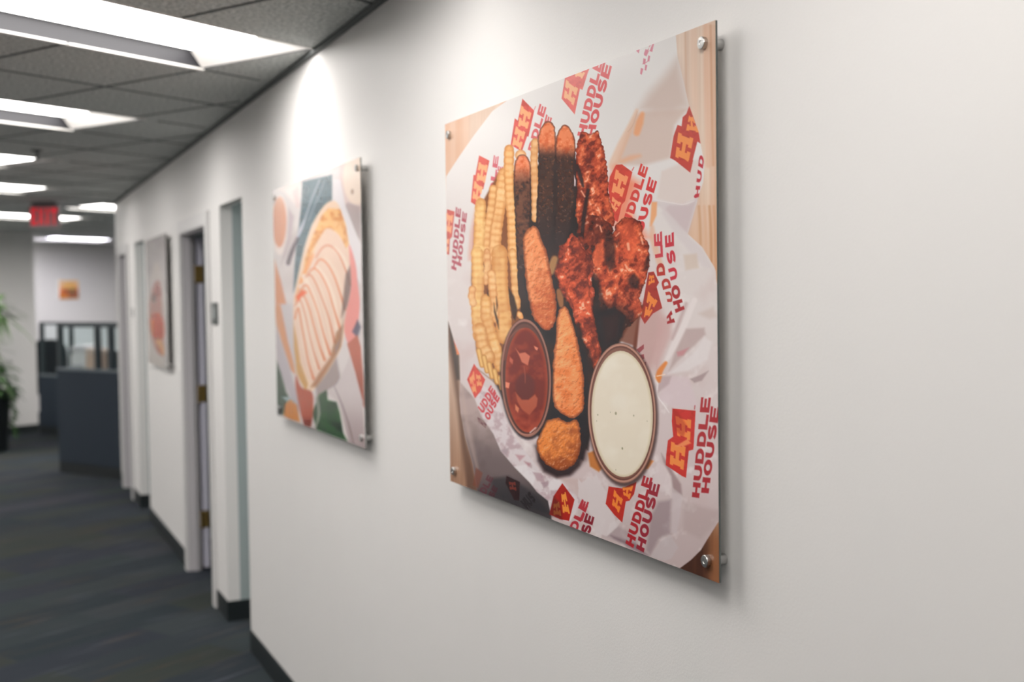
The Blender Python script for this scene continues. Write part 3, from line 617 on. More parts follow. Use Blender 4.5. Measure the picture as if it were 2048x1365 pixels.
    wing(3, [(0,600),(60,500),(200,520),(310,600),(300,680),(240,740),(140,820),(110,900),(60,800),(0,720)], 37, lo='45201c', md='8a3a28', hi='b8563a', kk=.6)
    cv.stroke([(1180,380),(1172,430),(1168,470)], [7,9,6], '2b2025', soft=4, a=.8); cv.stroke([(1158,330),(1164,350),(1170,372)], [5,8,5], '2b2025', soft=3, a=.8)
    wing(3, [(110,900),(150,800),(235,690),(250,620),(310,680),(350,580),(430,520),(520,540),(580,580),(590,680),(640,760),(650,900),(640,1000),(600,1150),(560,1250),(600,1365),(560,1420),(480,1500),(380,1560),(250,1500),(200,1365),(180,1150),(110,1020)], 33, dark=(1225,665,80,.75), hi='f07c50')
    for q in ([(240,690),(250,640),(320,700),(340,800),(330,980),(290,1010),(240,920)], [(450,1080),(510,1030),(560,1080),(545,1170),(480,1160)], [(110,1000),(170,1040),(210,1150),(230,1260),(300,1400),(240,1500),(160,1400)], [(330,740),(370,730),(360,780)], [(620,900),(650,860),(640,980),(600,1000)]): S(q, '2b1d20', soft=8, a=.68, k=3)
    S([(360,600),(470,560),(540,620),(545,760),(520,870),(440,900),(400,800),(380,700)], 'ef6e48', soft=12, a=.55, k=3)
    S([(150,830),(230,720),(235,900),(180,980),(130,940)], 'e8754e', soft=6, a=.7, k=3)
    for (a, b, w_) in (((455,760),(462,810),24), ((345,690),(375,660),10), ((460,480),(490,500),20), ((30,280),(60,330),14), ((180,430),(200,480),14), ((200,600),(215,650),14), ((430,950),(450,990),14), ((575,700),(590,760),18)): cv.stroke([a, b], w_, 'ffb592', soft=2.5, a=.85, k=3)
    wing(4, [(1092,60),(1110,-40),(1160,-75),(1195,-140),(1240,-145),(1285,-80),(1350,0),(1395,60),(1415,160),(1405,280),(1425,400),(1405,520),(1430,650),(1445,780),(1480,900),(1492,1010),(1450,1110),(1400,1040),(1350,900),(1318,760),(1290,650),(1235,560),(1170,470),(1110,360),(1062,280),(1052,205),(1100,150)], 35, hi='ea6a4a', sp='ffc8b8')
    wing(3, [(-50,700),(0,730),(60,820),(100,900),(110,1000),(90,1100),(120,1250),(140,1365),(150,1450),(200,1700),(220,1850),(120,1880),(60,1700),(-20,1500),(-60,1300),(-120,1200),(-190,1100),(-210,980),(-170,900),(-100,800)], 36, hi='ee7049')
    cv.stroke([(0,230),(30,380),(80,480),(110,600)], [50,40,60,60], '2a1c20', soft=6, a=.75, k=5)
    S([(130,60),(200,100),(330,60),(430,150),(400,330),(230,440),(190,330)], '211d26', soft=10, a=.9, k=5)
    S([(210,150),(380,120),(360,330),(250,400)], '4a2a28', soft=12, a=.55, k=5)
    # --- breaded tenders
    def tender(k, pts, seed, a='f29a66', b='c9683e', rim='6b3524', lx=1, top=None):
        P = np.array(Z(k, pts)); x0, x1 = P[:, 0].min(), P[:, 0].max(); y0, y1 = P[:, 1].min(), P[:, 1].max()
        def col(x, y, d):
            H = lambda X, Y: fbm(X, Y, 8, seed, 3); n = fbm(x, y, 16, seed+1, 3); g = (x-x0)/(x1-x0)*.5*lx+(y-y0)/(y1-y0)*.55
            sh = (H(x, y+1)-H(x, y-1))+.7*(H(x+1, y)-H(x-1, y))
            c = mix(a, b, sstep(.25, 1.0, g+(n-.5)*1.1)); c = mix(c, '8f4c30', sstep(.03, .25, -sh)*.38)
            c = mix(c, 'ffc79a', sstep(.03, .25, sh)*.42); return mix(c, rim, (1-sstep(0, 7, d))*.65)
        S(pts, col, soft=1.3, smooth=True, warp=(1.7,5,seed), k=k)
    S([(1048,560),(1065,470),(1120,560),(1128,680),(1175,700),(1185,830),(1170,920),(1100,900),(1105,800),(1120,690),(1080,680)], '24222a', soft=8, a=.85)
    cv.stroke([(1060,80),(1040,140),(1030,200)], [60,70,50], 'b98a5c', soft=5, a=.9, k=4); cv.stroke([(1095,370),(1110,430),(1120,500)], [40,60,40], 'a8744e', soft=4, a=.9, k=4)
    tender(1, [(770,1180),(800,1100),(860,1055),(905,1080),(940,1180),(985,1280),(1010,1400),(1040,1550),(1070,1700),(1075,1850),(1050,1960),(990,2010),(920,1960),(860,1880),(820,1700),(790,1500),(780,1350)], 41)
    tender(4, [(1080,640),(1100,550),(1150,510),(1190,560),(1230,680),(1270,820),(1300,980),(1325,1150),(1330,1350),(1325,1440),(1270,1510),(1215,1530),(1140,1500),(1060,1420),(1035,1300),(1040,1150),(1050,950),(1070,800)], 42, 'ffa368', 'e07c42')
    S([(895,600),(930,500),(1100,480),(1310,500),(1335,640),(1290,780),(1200,870),(1080,890),(960,835),(905,740)], '35272a', soft=12, a=.9, k=6)
    tender(6, [(895,560),(930,480),(960,380),(1020,360),(1090,342),(1150,375),(1200,380),(1260,360),(1290,430),(1300,560),(1290,660),(1240,760),(1170,810),(1090,825),(1000,780),(940,720),(900,640)], 43, 'ee9048', 'a85a30')
    # --- sauce cups
    cx, cy = 1055.5, 756
    cv.ell(cx+1, cy+3, 53, 121, '2c2226', soft=7, a=.85, rot=-.035)
    cv.ell(cx, cy, 50.5, 119, '6b4740', rot=-.035, soft=1.3)
    cv.ring(cx, cy, 50, 118, 5, 'b08070', rot=-.035, a=.8, soft=1.6); cv.ring(cx, cy, 46, 113, 4, '543430', rot=-.035, a=.8, soft=1.6)
    cv.ell(cx+1, cy+4, 42.5, 105, lambda x, y, d: mix(mix('7e2c20', 'a0442e', (1-sstep(0, 9, d))), 'b25038', (fbm(x, y, 20, 9)-.5)*2+sstep(800, 850, y)*.7), rot=-.03, soft=1.5)
    cv.stroke([(600,1000),(640,820),(720,730),(780,715)], [10,12,10,8], 'a85c4a', soft=3, a=.6, k=4)
    S([(700,890),(740,940),(790,930),(835,965),(815,1050),(760,1020),(735,960)], 'd87f66', soft=2, a=.9, k=4)
    S([(870,870),(910,890),(900,915),(880,900)], 'e08a70', soft=1.6, k=4); S([(650,970),(680,1000),(675,1040),(645,1010)], 'c46650', soft=2.5, k=4); S([(610,1200),(650,1210),(640,1260),(610,1250)], 'e89074', soft=2, k=4)
    cv.ell(1053.5, 775, 20, 28, '6a2c28', soft=9, a=.85)
    cv.stroke([(780,1060),(790,1140),(790,1210)], [7,9,5], 'b8604c', soft=2, a=.7, k=4)
    S([(700,110),(760,180),(820,180),(880,130),(905,170),(895,240),(830,320),(760,270),(720,200)], 'bd6245', soft=4, a=.85, k=6); S([(700,220),(735,260),(725,300),(700,270)], 'd8805c', soft=2, k=6)
    cv.stroke([(640,330),(700,440),(760,490),(850,490),(900,430)], [5,8,10,10,6], 'c98a78', soft=1.6, a=.75, k=6); cv.stroke([(835,480),(885,435)], 12, 'e8cfc6', soft=2, a=.8, k=6)
    cx, cy = 1248, 826
    cv.ell(cx+2, cy+4, 71, 144, '3e2a28', soft=9, a=.75, rot=-.03)
    cv.ell(cx, cy, 68.5, 140.5, '8a6256', rot=-.03, soft=1.2)
    cv.ring(cx, cy, 67.5, 139, 4, 'c49c8c', rot=-.03, a=.7, soft=1.3); cv.ring(cx, cy, 64, 134.5, 3, '6e4a42', rot=-.03, a=.9, soft=1.2)
    cv.ring(cx, cy, 66, 137, 1.5, 'e0a088', rot=-.03, a=.5, soft=1.3)
    cv.ell(cx+.5, cy+1.5, 61.5, 126.5, lambda x, y, d: mix(mix('e4dac8', 'ece5d6', (fbm(x, y, 40, 12)-.4)*1.6), 'cdbf9f', (1-sstep(0, 7, d))*.7), rot=-.03, soft=1.3)
    cv.ell(1242, 802, 16, 16, 'e9e2d4', soft=20, a=.6)
    for x, y, r in ((345,1030,9),(180,1043,5),(508,1050,5),(405,1350,7),(403,1347,5),(295,1020,3),(345,1545,3),(170,1100,3),(630,1100,3)): cv.ell(x, y, r*1.0, r*1.6, '8f8a6c', k=5, soft=1.5, a=.7)
    return cv
def paint_omelet():
    cv = Canvas([(546,381),(721.5,315),(733,902),(557,832)], 330, 330)
    S = cv.shape; F = cv.stroke
    cv.C[:] = mix('d6cfce', 'c4bab9', (fbm(cv.X, cv.Y, 40, 3)-.4)*2)
    S([(60,300),(330,220),(320,500),(250,420),(180,330)], 'dfd5d1', soft=6, k=11)
    cv.ell(140,640,85,270,'e6dbd6',soft=4,k=11); cv.ell(135,610,64,235,lambda x,y,d: mix('d9a58b','e0b49c',sstep(450,390,y)),soft=4,k=11)
    S([(250,330),(310,280),(320,480),(290,480)], 'd6c6c4', soft=4, k=11); S([(215,480),(270,560),(240,760),(200,900),(150,1000),(200,760)], 'bdb0b3', soft=8, a=.8, k=11)
    S([(345,240),(615,180),(615,415),(530,500),(430,640),(360,850),(320,1050),(290,1180),(262,1260),(275,1000),(300,750),(330,500)], lambda x,y,d: mix('6e828a','5c7078',(fbm(x,y,12,5)-.4)*2), soft=4, k=11)
    F([(500,230),(430,400),(370,580),(330,680),(300,760)], [10,9,12,34,14], 'b9bcc6', soft=2, k=11); F([(545,240),(470,430),(400,600)], 8, '9fa6b2', soft=2, k=11)
    F([(300,760),(250,880),(215,990)], [20,40,34], '5b4c5a', soft=4, a=.8, k=11)
    cv.ell(830,200,150,340,'d9c6c2',soft=6,k=11); cv.ell(840,210,125,250,'ead9cb',soft=6,k=11); cv.ell(800,340,14,26,'b9a394',soft=4,k=11)
    S([(700,480),(760,440),(870,480),(880,790),(800,720),(730,560)], 'b3a6a5', soft=8, a=.8, k=11)
    S([(625,220),(690,230),(740,480),(850,760),(880,830),(880,1200),(830,1100),(760,830),(690,500),(620,420)], 'ded9db', soft=4, k=11)
    S([(90,950),(150,1150),(200,1365),(100,1365)], 'd39c7c', soft=5, k=11)
    plate = [(600,425),(530,480),(450,610),(380,800),(320,1040),(280,1250),(262,1400),(255,1600),(262,1750),(290,1900),(320,2060),(400,2165),(480,2130),(570,2010),(650,1880),(720,1700),(750,1400),(790,1150),(775,850),(710,560),(660,440)]
    S(plate, 'e4cbb5', soft=3, k=11, smooth=True)
    S([(520,560),(580,490),(690,500),(740,640),(770,820),(740,860),(680,740),(600,680),(520,730),(450,850),(400,1000),(350,1150),(370,950),(440,740)], lambda x,y,d: mix('e9bd84','cf9558',(fbm(x,y,9,6)-.42)*3.4), soft=3, k=11)
    S([(330,1120),(400,950),(450,900),(470,1010),(390,1100),(360,1200),(290,1400),(270,1500),(280,1300)], 'e4a878', soft=5, a=.9, k=11)
    S([(540,700),(600,680),(680,740),(740,860),(780,1000),(760,1200),(720,1450),(650,1720),(560,1980),(430,2080),(340,1900),(290,1700),(270,1500),(290,1300),(340,1180),(400,1050),(470,880)], 'e2c9b8', soft=3, smooth=True, k=11)
    bands = [[(640,860),(720,960),(760,1120),(745,1300),(700,1330)], [(560,960),(640,1070),(700,1260),(720,1470),(715,1500)], [(470,1030),(560,1150),(630,1350),(670,1600),(680,1640)], [(420,1080),(500,1220),(570,1450),(620,1700),(630,1800)],
             [(360,1110),(440,1290),(500,1500),(560,1750),(575,1840)], [(330,1200),(400,1400),(450,1600),(520,1850),(530,1900)], [(310,1290),(370,1480),(420,1700),(470,1900),(490,1960)], [(290,1360),(340,1560),(370,1760),(420,1950),(440,2030)]]
    for i, b in enumerate(bands): F(b, [40,46,48,40,24], 'e6d1c0' if i % 2 else 'ead8c8', soft=3, k=11)
    arcs = [[(470,940),(530,850),(600,835),(680,920),(740,1060),(780,1190)], [(455,1030),(500,960),(560,985),(630,1100),(690,1270),(735,1420)], [(400,1090),(450,1040),(510,1090),(580,1230),(630,1400),(690,1600)], [(370,1120),(420,1100),(470,1180),(530,1330),(590,1500),(640,1720)],
            [(320,1250),(380,1190),(430,1280),(490,1450),(540,1640),(600,1830)], [(290,1300),(340,1260),(400,1380),(450,1560),(500,1740),(550,1880)], [(280,1380),(320,1320),(370,1460),(410,1640),(450,1800),(500,1960)], [(280,1500),(310,1400),(340,1560),(370,1720),(400,1880),(450,2050)]]
    for i, b in enumerate(arcs): F(b, [10,13,13,12,14,22], 'd0805c' if i % 3 else 'c98468', soft=3, a=.85, k=11)
    S([(290,1290),(350,1230),(390,1260),(330,1310),(300,1360)], 'e27b4e', soft=4, k=11)
    S([(660,1620),(720,1560),(700,1760),(650,1850),(560,2000),(480,2120),(420,2130),(500,2000),(600,1860)], 'a77a5c', soft=6, a=.8, k=11)
    S([(255,1480),(300,1700),(330,1900),(400,2100),(380,2170),(300,2000),(265,1800)], 'c9a067', soft=4, a=.9, k=11)
    S([(740,1100),(790,1000),(800,1180),(760,1380),(700,1500),(720,1300)], '7d6763', soft=6, a=.8, k=11)
    # hand, sleeve and cloth
    S([(770,830),(830,1000),(850,1180),(870,1365),(850,1600),(830,1700),(780,1760),(730,1620),(745,1450),(790,1200)], 'e29e98', soft=4, k=11, smooth=True)
    S([(850,150),(880,220),(850,320),(800,260)], '6d6a7c', soft=5, a=.9, k=12)
    S([(755,370),(850,290),(880,400),(905,700),(915,960),(880,900),(830,640)], lambda x,y,d: mix('bf7d6c','a86c5c',sstep(700,800,y)), soft=4, k=12)
    S([(740,0),(690,330),(640,400),(700,700),(640,780),(480,900),(470,760),(560,650),(650,500),(700,340)], '9a8c8a', soft=8, a=.7, k=12)
    S([(780,480),(830,640),(900,900),(920,1330),(780,1290),(680,900),(560,800),(660,740),(740,580)], lambda x,y,d: mix('cdc4c4','b9acac',sstep(780,880,y)), soft=4, k=12)
    F([(640,760),(700,900),(770,1100),(820,1300)], [4,8,10,8], '857878', soft=3, a=.8, k=12)
    S([(500,830),(570,790),(580,880),(660,900),(690,1000),(720,1180),(760,1260),(480,1150),(440,1000)], lambda x,y,d: mix('4f7350','32523f',(fbm(x,y,10,8)-.4)*3), soft=4, k=12)
    F([(480,860),(500,1000),(470,1130)], [30,30,20], 'a5a39c', soft=4, a=.9, k=12)
    S([(290,650),(340,760),(430,800),(450,900),(430,1110),(370,1110),(320,950),(290,800)], lambda x,y,d: mix('b76a52','94503f',sstep(830,850,y)), soft=4, k=12, smooth=True)
    S([(85,0),(150,0),(200,250),(270,550),(290,650),(240,600),(170,380),(110,180)], 'cf9c7a', soft=5, k=12)
    S([(150,0),(260,0),(270,400),(290,560),(220,350)], 'c9c2c4', soft=4, k=12)
    S([(100,200),(160,360),(230,560),(300,830),(330,1000),(240,860),(170,700),(120,520)], 'bdb6bb', soft=6, k=12)
    S([(105,500),(150,620),(200,800),(240,880),(180,1010),(110,1000)], '47624f', soft=5, k=12); S([(110,900),(170,940),(150,1010),(110,1000)], '232c33', soft=5, k=12)
    S([(150,840),(240,850),(290,900),(220,900)], 'a9b4b9', soft=4, a=.9, k=12)
    S([(190,910),(240,870),(300,920),(330,1080),(240,1050),(180,1020)], lambda x,y,d: mix('d7a15e','b8794a',(.5+.5*np.sin(x*.9))), soft=3, k=12)
    # glare-pale upper edge is left to the light
    return cv
def paint_plate():
    cv = Canvas([(296,482),(334,468),(346,746),(305,733)], 120, 160)
    cv.C[:] = mix('c6c0bf', 'b4aeae', (fbm(cv.X, cv.Y, 30, 3)-.4)*2); S = cv.shape
    cv.ell(205,1000,80,640,'cdc4c0',soft=6,k=13)
    S([(190,540),(225,520),(250,640),(270,900),(280,1100),(270,1180),(220,1150),(180,1050),(150,900),(150,720),(170,600)], 'b58a84', soft=5, k=13, smooth=True)
    S([(190,560),(230,540),(245,660),(200,680)], 'a8605a', soft=4, a=.8, k=13); S([(170,640),(200,640),(200,710),(170,700)], '55403f', soft=4, a=.8, k=13)
    S([(170,820),(230,800),(270,880),(275,1000),(240,1030),(180,1000),(165,900)], 'c4523c', soft=5, k=13, smooth=True); S([(165,860),(185,850),(190,1010),(175,980)], 'e08a55', soft=4, k=13)
    S([(200,1040),(260,1030),(285,1120),(280,1190),(240,1150)], 'd3a078', soft=5, k=13); S([(210,1080),(240,1110),(270,1180),(230,1140)], 'a9523c', soft=3, a=.8, k=13)
    return cv
def paint_burger():
    cv = Canvas([(122,560),(163,560),(163,597),(122,597)], 90, 70); S = cv.shape
    cv.C[:] = mix('d9a888', 'cc8f66', sstep(562, 580, cv.Y))
    S([(122,588),(163,588),(163,600),(122,600)], 'a97a48', soft=3); cv.ell(145,572,15,9,'e39a5e',soft=3); cv.ell(133,583,8,6,'c0603a',soft=3)
    S([(130,578),(160,576),(161,584),(131,586)], '8a4a34', soft=2); cv.ell(149,581,5,3,'5c6a3a',soft=2); S([(140,585),(162,584),(162,594),(142,594)], '7d4a3a', soft=3); S([(122,586),(140,586),(140,595),(122,595)], 'b06a34', soft=3)
    return cv
GAIN = 0.9
def ILL(cv, n):
    """how strongly the lamps light each print, to turn picked tones into ink reflectance"""
    if n == 1: return np.interp(cv.Y, [60, 300, 600, 850, 1150], [.97, .91, .85, .83, .89])
    if n == 2: return np.interp(cv.Y, [330, 600, 880], [1.03, .93, .84])
    return np.full(cv.X.shape, .95)
# ---------------------------------------------------------------- acrylic wall prints
def print_mesh(name, cv, w, h, parent, x, gain, illum, rough):
    """front face of a print: a fine grid whose points carry the ink colours"""
    C = ink(cv, gain, illum); nv, nu, _ = C.shape
    u = np.linspace(.5, -.5, nu)*w; v = np.linspace(.5, -.5, nv)*h     # left edge is the far (+y) one
    U, V = np.meshgrid(u, v); co = np.empty((nv*nu, 3), np.float32); co[:, 0] = x; co[:, 1] = U.ravel(); co[:, 2] = V.ravel()
    idx = np.arange(nv*nu).reshape(nv, nu); q = np.stack([idx[:-1, :-1], idx[1:, :-1], idx[1:, 1:], idx[:-1, 1:]], -1).reshape(-1, 4)
    me = bpy.data.meshes.new(name); me.vertices.add(nv*nu); me.vertices.foreach_set('co', co.ravel())
    me.loops.add(q.size); me.loops.foreach_set('vertex_index', q.ravel().astype(np.int32))
    me.polygons.add(len(q)); me.polygons.foreach_set('loop_start', np.arange(0, q.size, 4, dtype=np.int32)); me.polygons.foreach_set('loop_total', np.full(len(q), 4, np.int32))
    me.update(calc_edges=True)
    at = me.color_attributes.new('ink', 'FLOAT_COLOR', 'POINT'); at.data.foreach_set('color', np.concatenate([C.reshape(-1, 3), np.ones((nv*nu, 1))], 1).astype(np.float32).ravel())
    m = bpy.data.materials.new('ink_'+name); m.use_nodes = True; N = m.node_tree.nodes; L = m.node_tree.links; b = N['Principled BSDF']
    vc = N.new('ShaderNodeVertexColor'); vc.layer_name = 'ink'; L.new(vc.outputs['Color'], b.inputs['Base Color'])
    b.inputs['Roughness'].default_value = rough; b.inputs['Specular IOR Level'].default_value = .32
    me.materials.append(m); o = bpy.data.objects.new(name, me); COL.objects.link(o); o.parent = parent
    return o
m_acryl = mat('acrylic_edge', (.10, .12, .115), .25)
m_steel = mat('brushed_steel', (.52, .52, .51), .28, metal=1, bump=.15, bscale=500)
def wall_print(label, yc, zc, w, h, cv, gain, illum, rough=.22, off=.031, edge=m_acryl):
    t = thing('wall_print', label, 'wall picture', (WX-off, yc, zc), 0)
    th = .0035
    link('acrylic_panel', bx(0, th, -w/2, w/2, -h/2, h/2, bev=.0006), edge, t)
    link('bounce_sheet', bx(th+.0002, th+.0012, -w/2+.003, w/2-.003, -h/2+.003, h/2-.003), m_lip, t)  # unseen white sheet added to bounce light into the gap behind the print
    print_mesh('printed_face', cv, w, h, t, -.0004, gain, illum, rough)
    for sy in (1, -1):
        for sz in (1, -1):
            y, z = sy*(w/2-.031), sz*(h/2-.029)
            b_ = lathe([(.0088, -off), (.0092, -off+.001), (.0092, -off+.019), (.0084, -off+.0195), (.0084, -th-.0013)], 28, 'x')
            s = link('standoff', b_, m_steel, t, smooth=False, loc=(0, y, z))
            cp = lathe([(.0030, .0004), (.0096, .0004), (.0098, .0012), (.0098, .0066), (.0092, .0074), (.004, .0076), (.0035, .0070)], 28, 'x')
            link('cap', cp, m_steel, s)
    return t
cv = paint_basket(); cv.C = np.clip(.86+(cv.C-.86)*1.07, 0, 1)
wall_print('large square-cornered acrylic print of a fried food basket with two sauce cups, nearest the camera', 2.115, 1.5723, 1.159, .869, cv, 1.0*GAIN, ILL(cv, 1))
cv = paint_omelet(); cv.C = np.clip(.84+(cv.C-.84)*1.32, 0, 1)
wall_print('middle acrylic print of a plated wrap with sauce stripes, left of the large print', 3.979, 1.5723, 1.159, .869, cv, 1.0*GAIN, ILL(cv, 2))
cv = paint_plate(); cv.C = np.clip(.8+(cv.C-.8)*1.2, 0, 1)
wall_print('far acrylic print with a red topped dish on pale grey, between two doorways', 7.98, 1.582, .98, .84, cv, 1.0*GAIN, ILL(cv, 3), edge=mat('acrylic_edge_dark', (.05, .065, .06), .3))
# small burger print on the far wall
cv = paint_burger()
pb = PB+A2*((1.16-PB.x)/A2.x); pb.y += 0
t = thing('wall_print', 'small burger print alone on the far white wall', 'wall picture', (0, 0, 0)); 
t.location = (pb.x-.002*B2.x*-1, pb.y, 1.77); t.rotation_euler = (0, 0, GA-math.pi/2+math.pi)
link('backing_board', bx(-.018, 0, -.165, .165, -.14, .14), m_lip, t)
print_mesh('printed_face', cv, .33, .28, t, -.0185, 1.1*GAIN, np.ones(cv.X.shape)*.6, .5)
# ---------------------------------------------------------------- exit sign
t = thing('exit_sign', 'red EXIT sign hanging from the dark ceiling over the corridor', 'exit sign', (.50, 10.8, CE-.0005), -YAW*.9)
m_pl = mat('exit_plate', (.36, .24, .25), .3); m_red = mat('exit_red', (.80, .03, .05), .4, emit=.5)
link('canopy', bx(-.10, .10, -.03, .03, -.035, -.001, bev=.004), mat('exit_housing', (.12, .12, .125), .5), t)
link('plate', bx(-.130, .130, -.006, .006, -.215, -.035, bev=.003), m_pl, t); link('lower_rail', bx(-.134, .134, -.009, .009, -.226, -.213, bev=.002), mat('exit_rail', (.45, .43, .43), .4), t)
GT = [[(0,0),(1,0),(1,.26),(.65,.26),(.65,1),(.35,1),(.35,.26),(0,.26)]]; GI = [[(.3,0),(.7,0),(.7,1),(.3,1)]]
bm = bmesh.new(); n0 = 0
for k_, g in enumerate((GL['E'], GL['X'], GI, GT)):
    x0 = (-.112, -.055, .0, .052)[k_]; w_ = (.045, .052, .05, .055)[k_]
    vs = [bm.verts.new((x0+px*w_, -.0075, -.052-py*.145)) for px, py in g[0]]; bm.faces.new(vs)
r = bmesh.ops.extrude_face_region(bm, geom=list(bm.faces))
for v in [q for q in r['geom'] if isinstance(q, bmesh.types.BMVert)]: v.co.y = -.0055
link('lettering', bm, m_red, t)
# sprinkler head
t = thing('sprinkler_head', 'small dark sprinkler head under the ceiling at left', 'sprinkler', (.30, 7.15, CE))
link('escutcheon', lathe([(.03, .0), (.032, -.005), (.012, -.010)], 20), m_dark, t); bm = cyl(bmesh.new(), (0, 0, -.01), (0, 0, -.05), .009, .006, 12); cyl(bm, (0, 0, -.05), (0, 0, -.053), .018, n=14); link('nozzle', bm, m_dark, t)
# ---------------------------------------------------------------- cubicles
m_fab = mat('slate_fabric', (.015, .026, .041), .85, bump=.3, bscale=700, var=.08, vscale=30); m_frm = mat('dark_cubicle_frame', (.020, .034, .040), .45)
m_gls = mat('cubicle_glass', (.9, .97, .97), .03, trans=1.0, spec=.5); m_gls.node_tree.nodes['Principled BSDF'].inputs['IOR'].default_value = 1.12; m_capm = mat('cubicle_cap_rail', (.13, .16, .18), .4)
def cubicle(label, p, d, L, n, z1, z2, mull):
    """free-standing partition run: d is its direction, n the back side; fabric below z1, glass to z2"""
    d = Vector(d).normalized(); ang = math.atan2(d.y, d.x); t = thing('cubicle_partition', label, 'cubicle partition', p, ang)
    link('kick_panel', bx(0, L, .004, .056, 0, .10), mat('kick_black', (.010, .014, .016), .6), t)
    link('fabric_panel', bx(0, L, 0, .06, .10, z1, bev=.004), m_fab, t)
    link('cap_rail', bx(-.005, L+.005, -.004, .064, z1, z1+.022, bev=.003), m_capm, t)
    if z2:
        for a, b_ in zip(mull[:-1], mull[1:]): link('glass_pane', bx(a+.02, b_-.02, .026, .032, z1+.024, z2-.03), m_gls, t)
        for a in mull: link('post', bx(a-.024, a+.024, .006, .054, z1+.022, z2-.03, bev=.003), m_frm, t)
        link('top_rail', bx(mull[0]-.024, mull[-1]+.024, .006, .054, z2-.03, z2, bev=.003), m_frm, t)
    return t
CA = Vector((.609, 11.75, 0))
t = cubicle('dark slate cubicle partition with glass on top, nearer one, cut off by the wall corner', CA, -B2, 1.9, A2, .955, 1.385, [.03, .585, .78, 1.87])
PC = Vector((.587, 15.32, 0))
cubicle('low dark cubicle partition farther back, beside the white wall edge', PC, -B2, 1.9, A2, .70, 1.35, [.05, .63, 1.87])
# desk behind the nearer partition, with what stands on it
dk = CA+A2*.07-B2*.05
t = thing('desk', 'office desk behind the nearer dark partition, almost hidden', 'desk', dk, GA)
link('worktop', bx(0, .72, -1.05, -.02, .70, .73, bev=.003), mat('grey_laminate', (.30, .31, .32), .4), t)
for x, y in ((.04, -.06), (.68, -.06), (.04, -1.01), (.68, -1.01)): link('leg', cyl(bmesh.new(), (x, y, 0), (x, y, .70), .02, n=12), m_frm, t)
def on_desk(px, py): return dk+A2*(px+.035)+B2*py+Vector((0, 0, .73))
m_white = mat('warm_white_plastic', (.74, .72, .72), .4)
t = thing('printer', 'pale grey office printer on the desk behind the partition glass', 'printer', on_desk(.12, -.10), GA)
link('body', bx(-.10, .10, -.12, .12, 0, .38, bev=.02), m_white, t); link('scanner_lid', bx(-.09, .10, -.115, .115, .382, .45, bev=.014), mat('lid_grey', (.62, .60, .62), .4), t); link('paper_tray', bx(-.13, -.10, -.09, .07, .20, .27, bev=.004), mat('tray_grey', (.40, .40, .43), .5), t)
t = thing('storage_box', 'peach coloured box standing right of the printer on the desk', 'box', on_desk(.10, -.29), GA)
link('carton', bx(-.09, .09, -.055, .055, 0, .38, bev=.004), mat('peach_card', (.66, .46, .36), .7), t); link('lid', bx(-.094, .094, -.059, .059, .38, .42, bev=.004), mat('peach_card_lid', (.70, .55, .47), .7), t)
t = thing('computer_monitor', 'dark monitor seen from behind through the partition glass', 'monitor', on_desk(.16, -.56), GA)
link('stand', box(bx(-.08, .08, -.10, .10, 0, .012, bev=.003), -.015, .015, -.03, .03, .012, .16), m_frm, t); link('screen_back', bx(-.025, .025, -.19, .19, .06, .40, bev=.01), mat('monitor_shell', (.035, .050, .060), .4), t)
# office chair behind the far partition
def office_chair(label, p, rz):
    t = thing('office_chair', label, 'office chair', p, rz)
    m_b = mat('black_mesh_fabric', (.010, .014, .018), .85, spec=.1)
    bm = bmesh.new(); bmesh.ops.create_uvsphere(bm, u_segments=28, v_segments=16, radius=1)
    for v in bm.verts:
        x, y, z = v.co; f = lambda a: math.copysign(abs(a)**.6, a); v.co = (f(x)*.25, f(y)*.045-.10*z*z*.3, f(z)*.30)
    link('backrest', bm, m_b, t, True, (0, .22, .82))
    bm = bmesh.new(); bmesh.ops.create_uvsphere(bm, u_segments=28, v_segments=12, radius=1)
    for v in bm.verts:
        x, y, z = v.co; f = lambda a: math.copysign(abs(a)**.6, a); v.co = (f(x)*.25, f(y)*.25, f(z)*.045)
    link('seat', bm, m_b, t, True, (0, -.02, .47)); link('column', cyl(bmesh.new(), (0, 0, .09), (0, 0, .44), .025), m_frm, t)
    link('back_support', box(bmesh.new(), -.03, .03, .0, .26, .40, .43), m_frm, t)
    for s in (-1, 1):
        bm = box(bmesh.new(), s*.27-.02, s*.27+.02, -.10, .12, .66, .69, bev=.008); box(bm, s*.27-.012, s*.27+.012, -.0, .03, .42, .66); link('armrest', bm, m_frm, t)
    for i in range(5):
        a = i*2*math.pi/5; c, s_ = math.cos(a), math.sin(a); bm = cyl(bmesh.new(), (.02*c, .02*s_, .10), (.27*c, .27*s_, .065), .022, .014, 12); link('base_arm', bm, m_frm, t)
        link('caster', cyl(bmesh.new(), (.27*c-.012*s_, .27*s_+.012*c, .026), (.27*c+.012*s_, .27*s_-.012*c, .026), .026, n=16), m_frm, t)
    return t
office_chair('black office chair behind the far low partition, its back above it', (.66, 16.1, 0), math.radians(200))
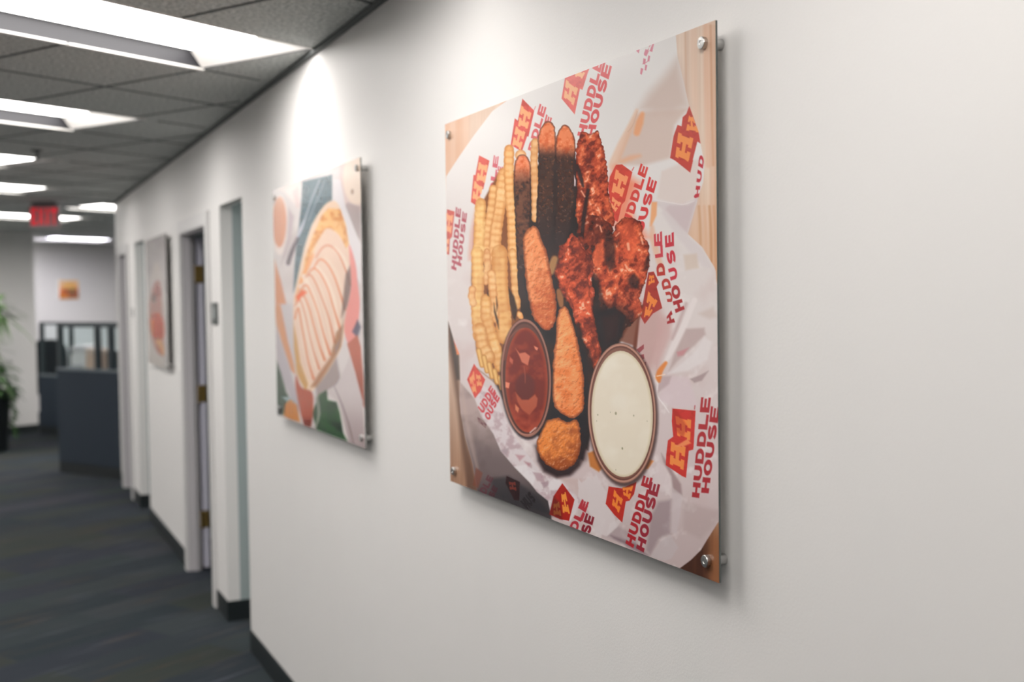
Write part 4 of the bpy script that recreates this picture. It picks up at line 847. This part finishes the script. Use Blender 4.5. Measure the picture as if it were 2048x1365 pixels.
# ---------------------------------------------------------------- potted plant at the left frame edge
m_pot = mat('black_pot_glaze', (.010, .012, .014), .35); m_leaf = mat('plant_green', (.10, .19, .06), .5, var=.35, vscale=5); m_leafd = mat('deep_plant_green', (.030, .085, .018), .45, var=.4, vscale=6)
pp = Vector((.03, 13.75, 0)); rnd = random.Random(5)
t = thing('potted_plant', 'tall leafy potted plant in a black pot at the left frame edge', 'plant', pp)
link('pot', lathe([(.02, 0), (.17, 0), (.18, .02), (.215, .60), (.225, .62), (.225, .66), (.205, .66), (.20, .62), (.02, .61)], 32), m_pot, t, True)
link('soil', lathe([(.005, .612), (.199, .625), (.199, .60), (.005, .60)], 24), mat('soil', (.03, .02, .015), .9), t)
def leaf(bm, p, d, L, w, droop, seg=5):
    d = d.normalized(); side = d.cross(Vector((0, 0, 1)))
    side = side.normalized() if side.length > .01 else Vector((1, 0, 0)); pr = None
    for i in range(seg+1):
        s = i/seg; c = p+d*L*s+Vector((0, 0, -droop*L*s*s)); hw = w*math.sin(math.pi*min(1, .08+s*.92))**.7*.5 if s < 1 else .0005
        a, b_, m_ = bm.verts.new(c-side*hw), bm.verts.new(c+side*hw), bm.verts.new(c-Vector((0, 0, hw*.25)))
        if pr: bm.faces.new((pr[0], pr[2], m_, a)); bm.faces.new((pr[2], pr[1], b_, m_))
        pr = (a, b_, m_)
bm = bmesh.new()
for k_ in range(3):
    a = k_*2.1; cyl(bm, (.05*math.cos(a), .05*math.sin(a), .6), (.10*math.cos(a), .10*math.sin(a), (1.55, 1.30, 1.05)[k_]), .016, .011, 10)
link('stem', bm, mat('plant_stem', (.16, .13, .07), .8), t)
bm = bmesh.new()
for k_ in range(3):
    a = k_*2.1; hp = Vector((.10*math.cos(a), .10*math.sin(a), (1.55, 1.30, 1.05)[k_]))
    for i in range(64):
        q = rnd.uniform(0, 6.283); e = rnd.uniform(-.1, 1.2); leaf(bm, hp+Vector((0, 0, rnd.uniform(-.22, .02))), Vector((math.cos(q)*math.cos(e), math.sin(q)*math.cos(e), math.sin(e))), rnd.uniform(.26, .44), .030, rnd.uniform(.3, .9))
link('crown_leaves', bm, m_leaf, t)
bm = bmesh.new()
for i in range(330):
    q = rnd.uniform(0, 6.283); r_ = rnd.uniform(.05, .27); z = .66+rnd.uniform(-.08, .30)*(1 if r_ < .2 else .8)
    leaf(bm, Vector((r_*math.cos(q), r_*math.sin(q), z)), Vector((math.cos(q+rnd.uniform(-.9, .9)), math.sin(q+rnd.uniform(-.9, .9)), rnd.uniform(-.5, .8))), rnd.uniform(.07, .13), .055, .5, 4)
for q in (-.5, .1, .6, 2.5, 4.0):
    for i in range(16):
        z = .66-i*.032; leaf(bm, Vector(((.235+.02*math.sin(i))*math.cos(q+.03*i), (.235+.02*math.sin(i))*math.sin(q+.03*i), z)), Vector((math.cos(q+(-1)**i*.9), math.sin(q+(-1)**i*.9), -.2)), .07, .045, .4, 4)
link('trailing_leaves', bm, m_leafd, t)
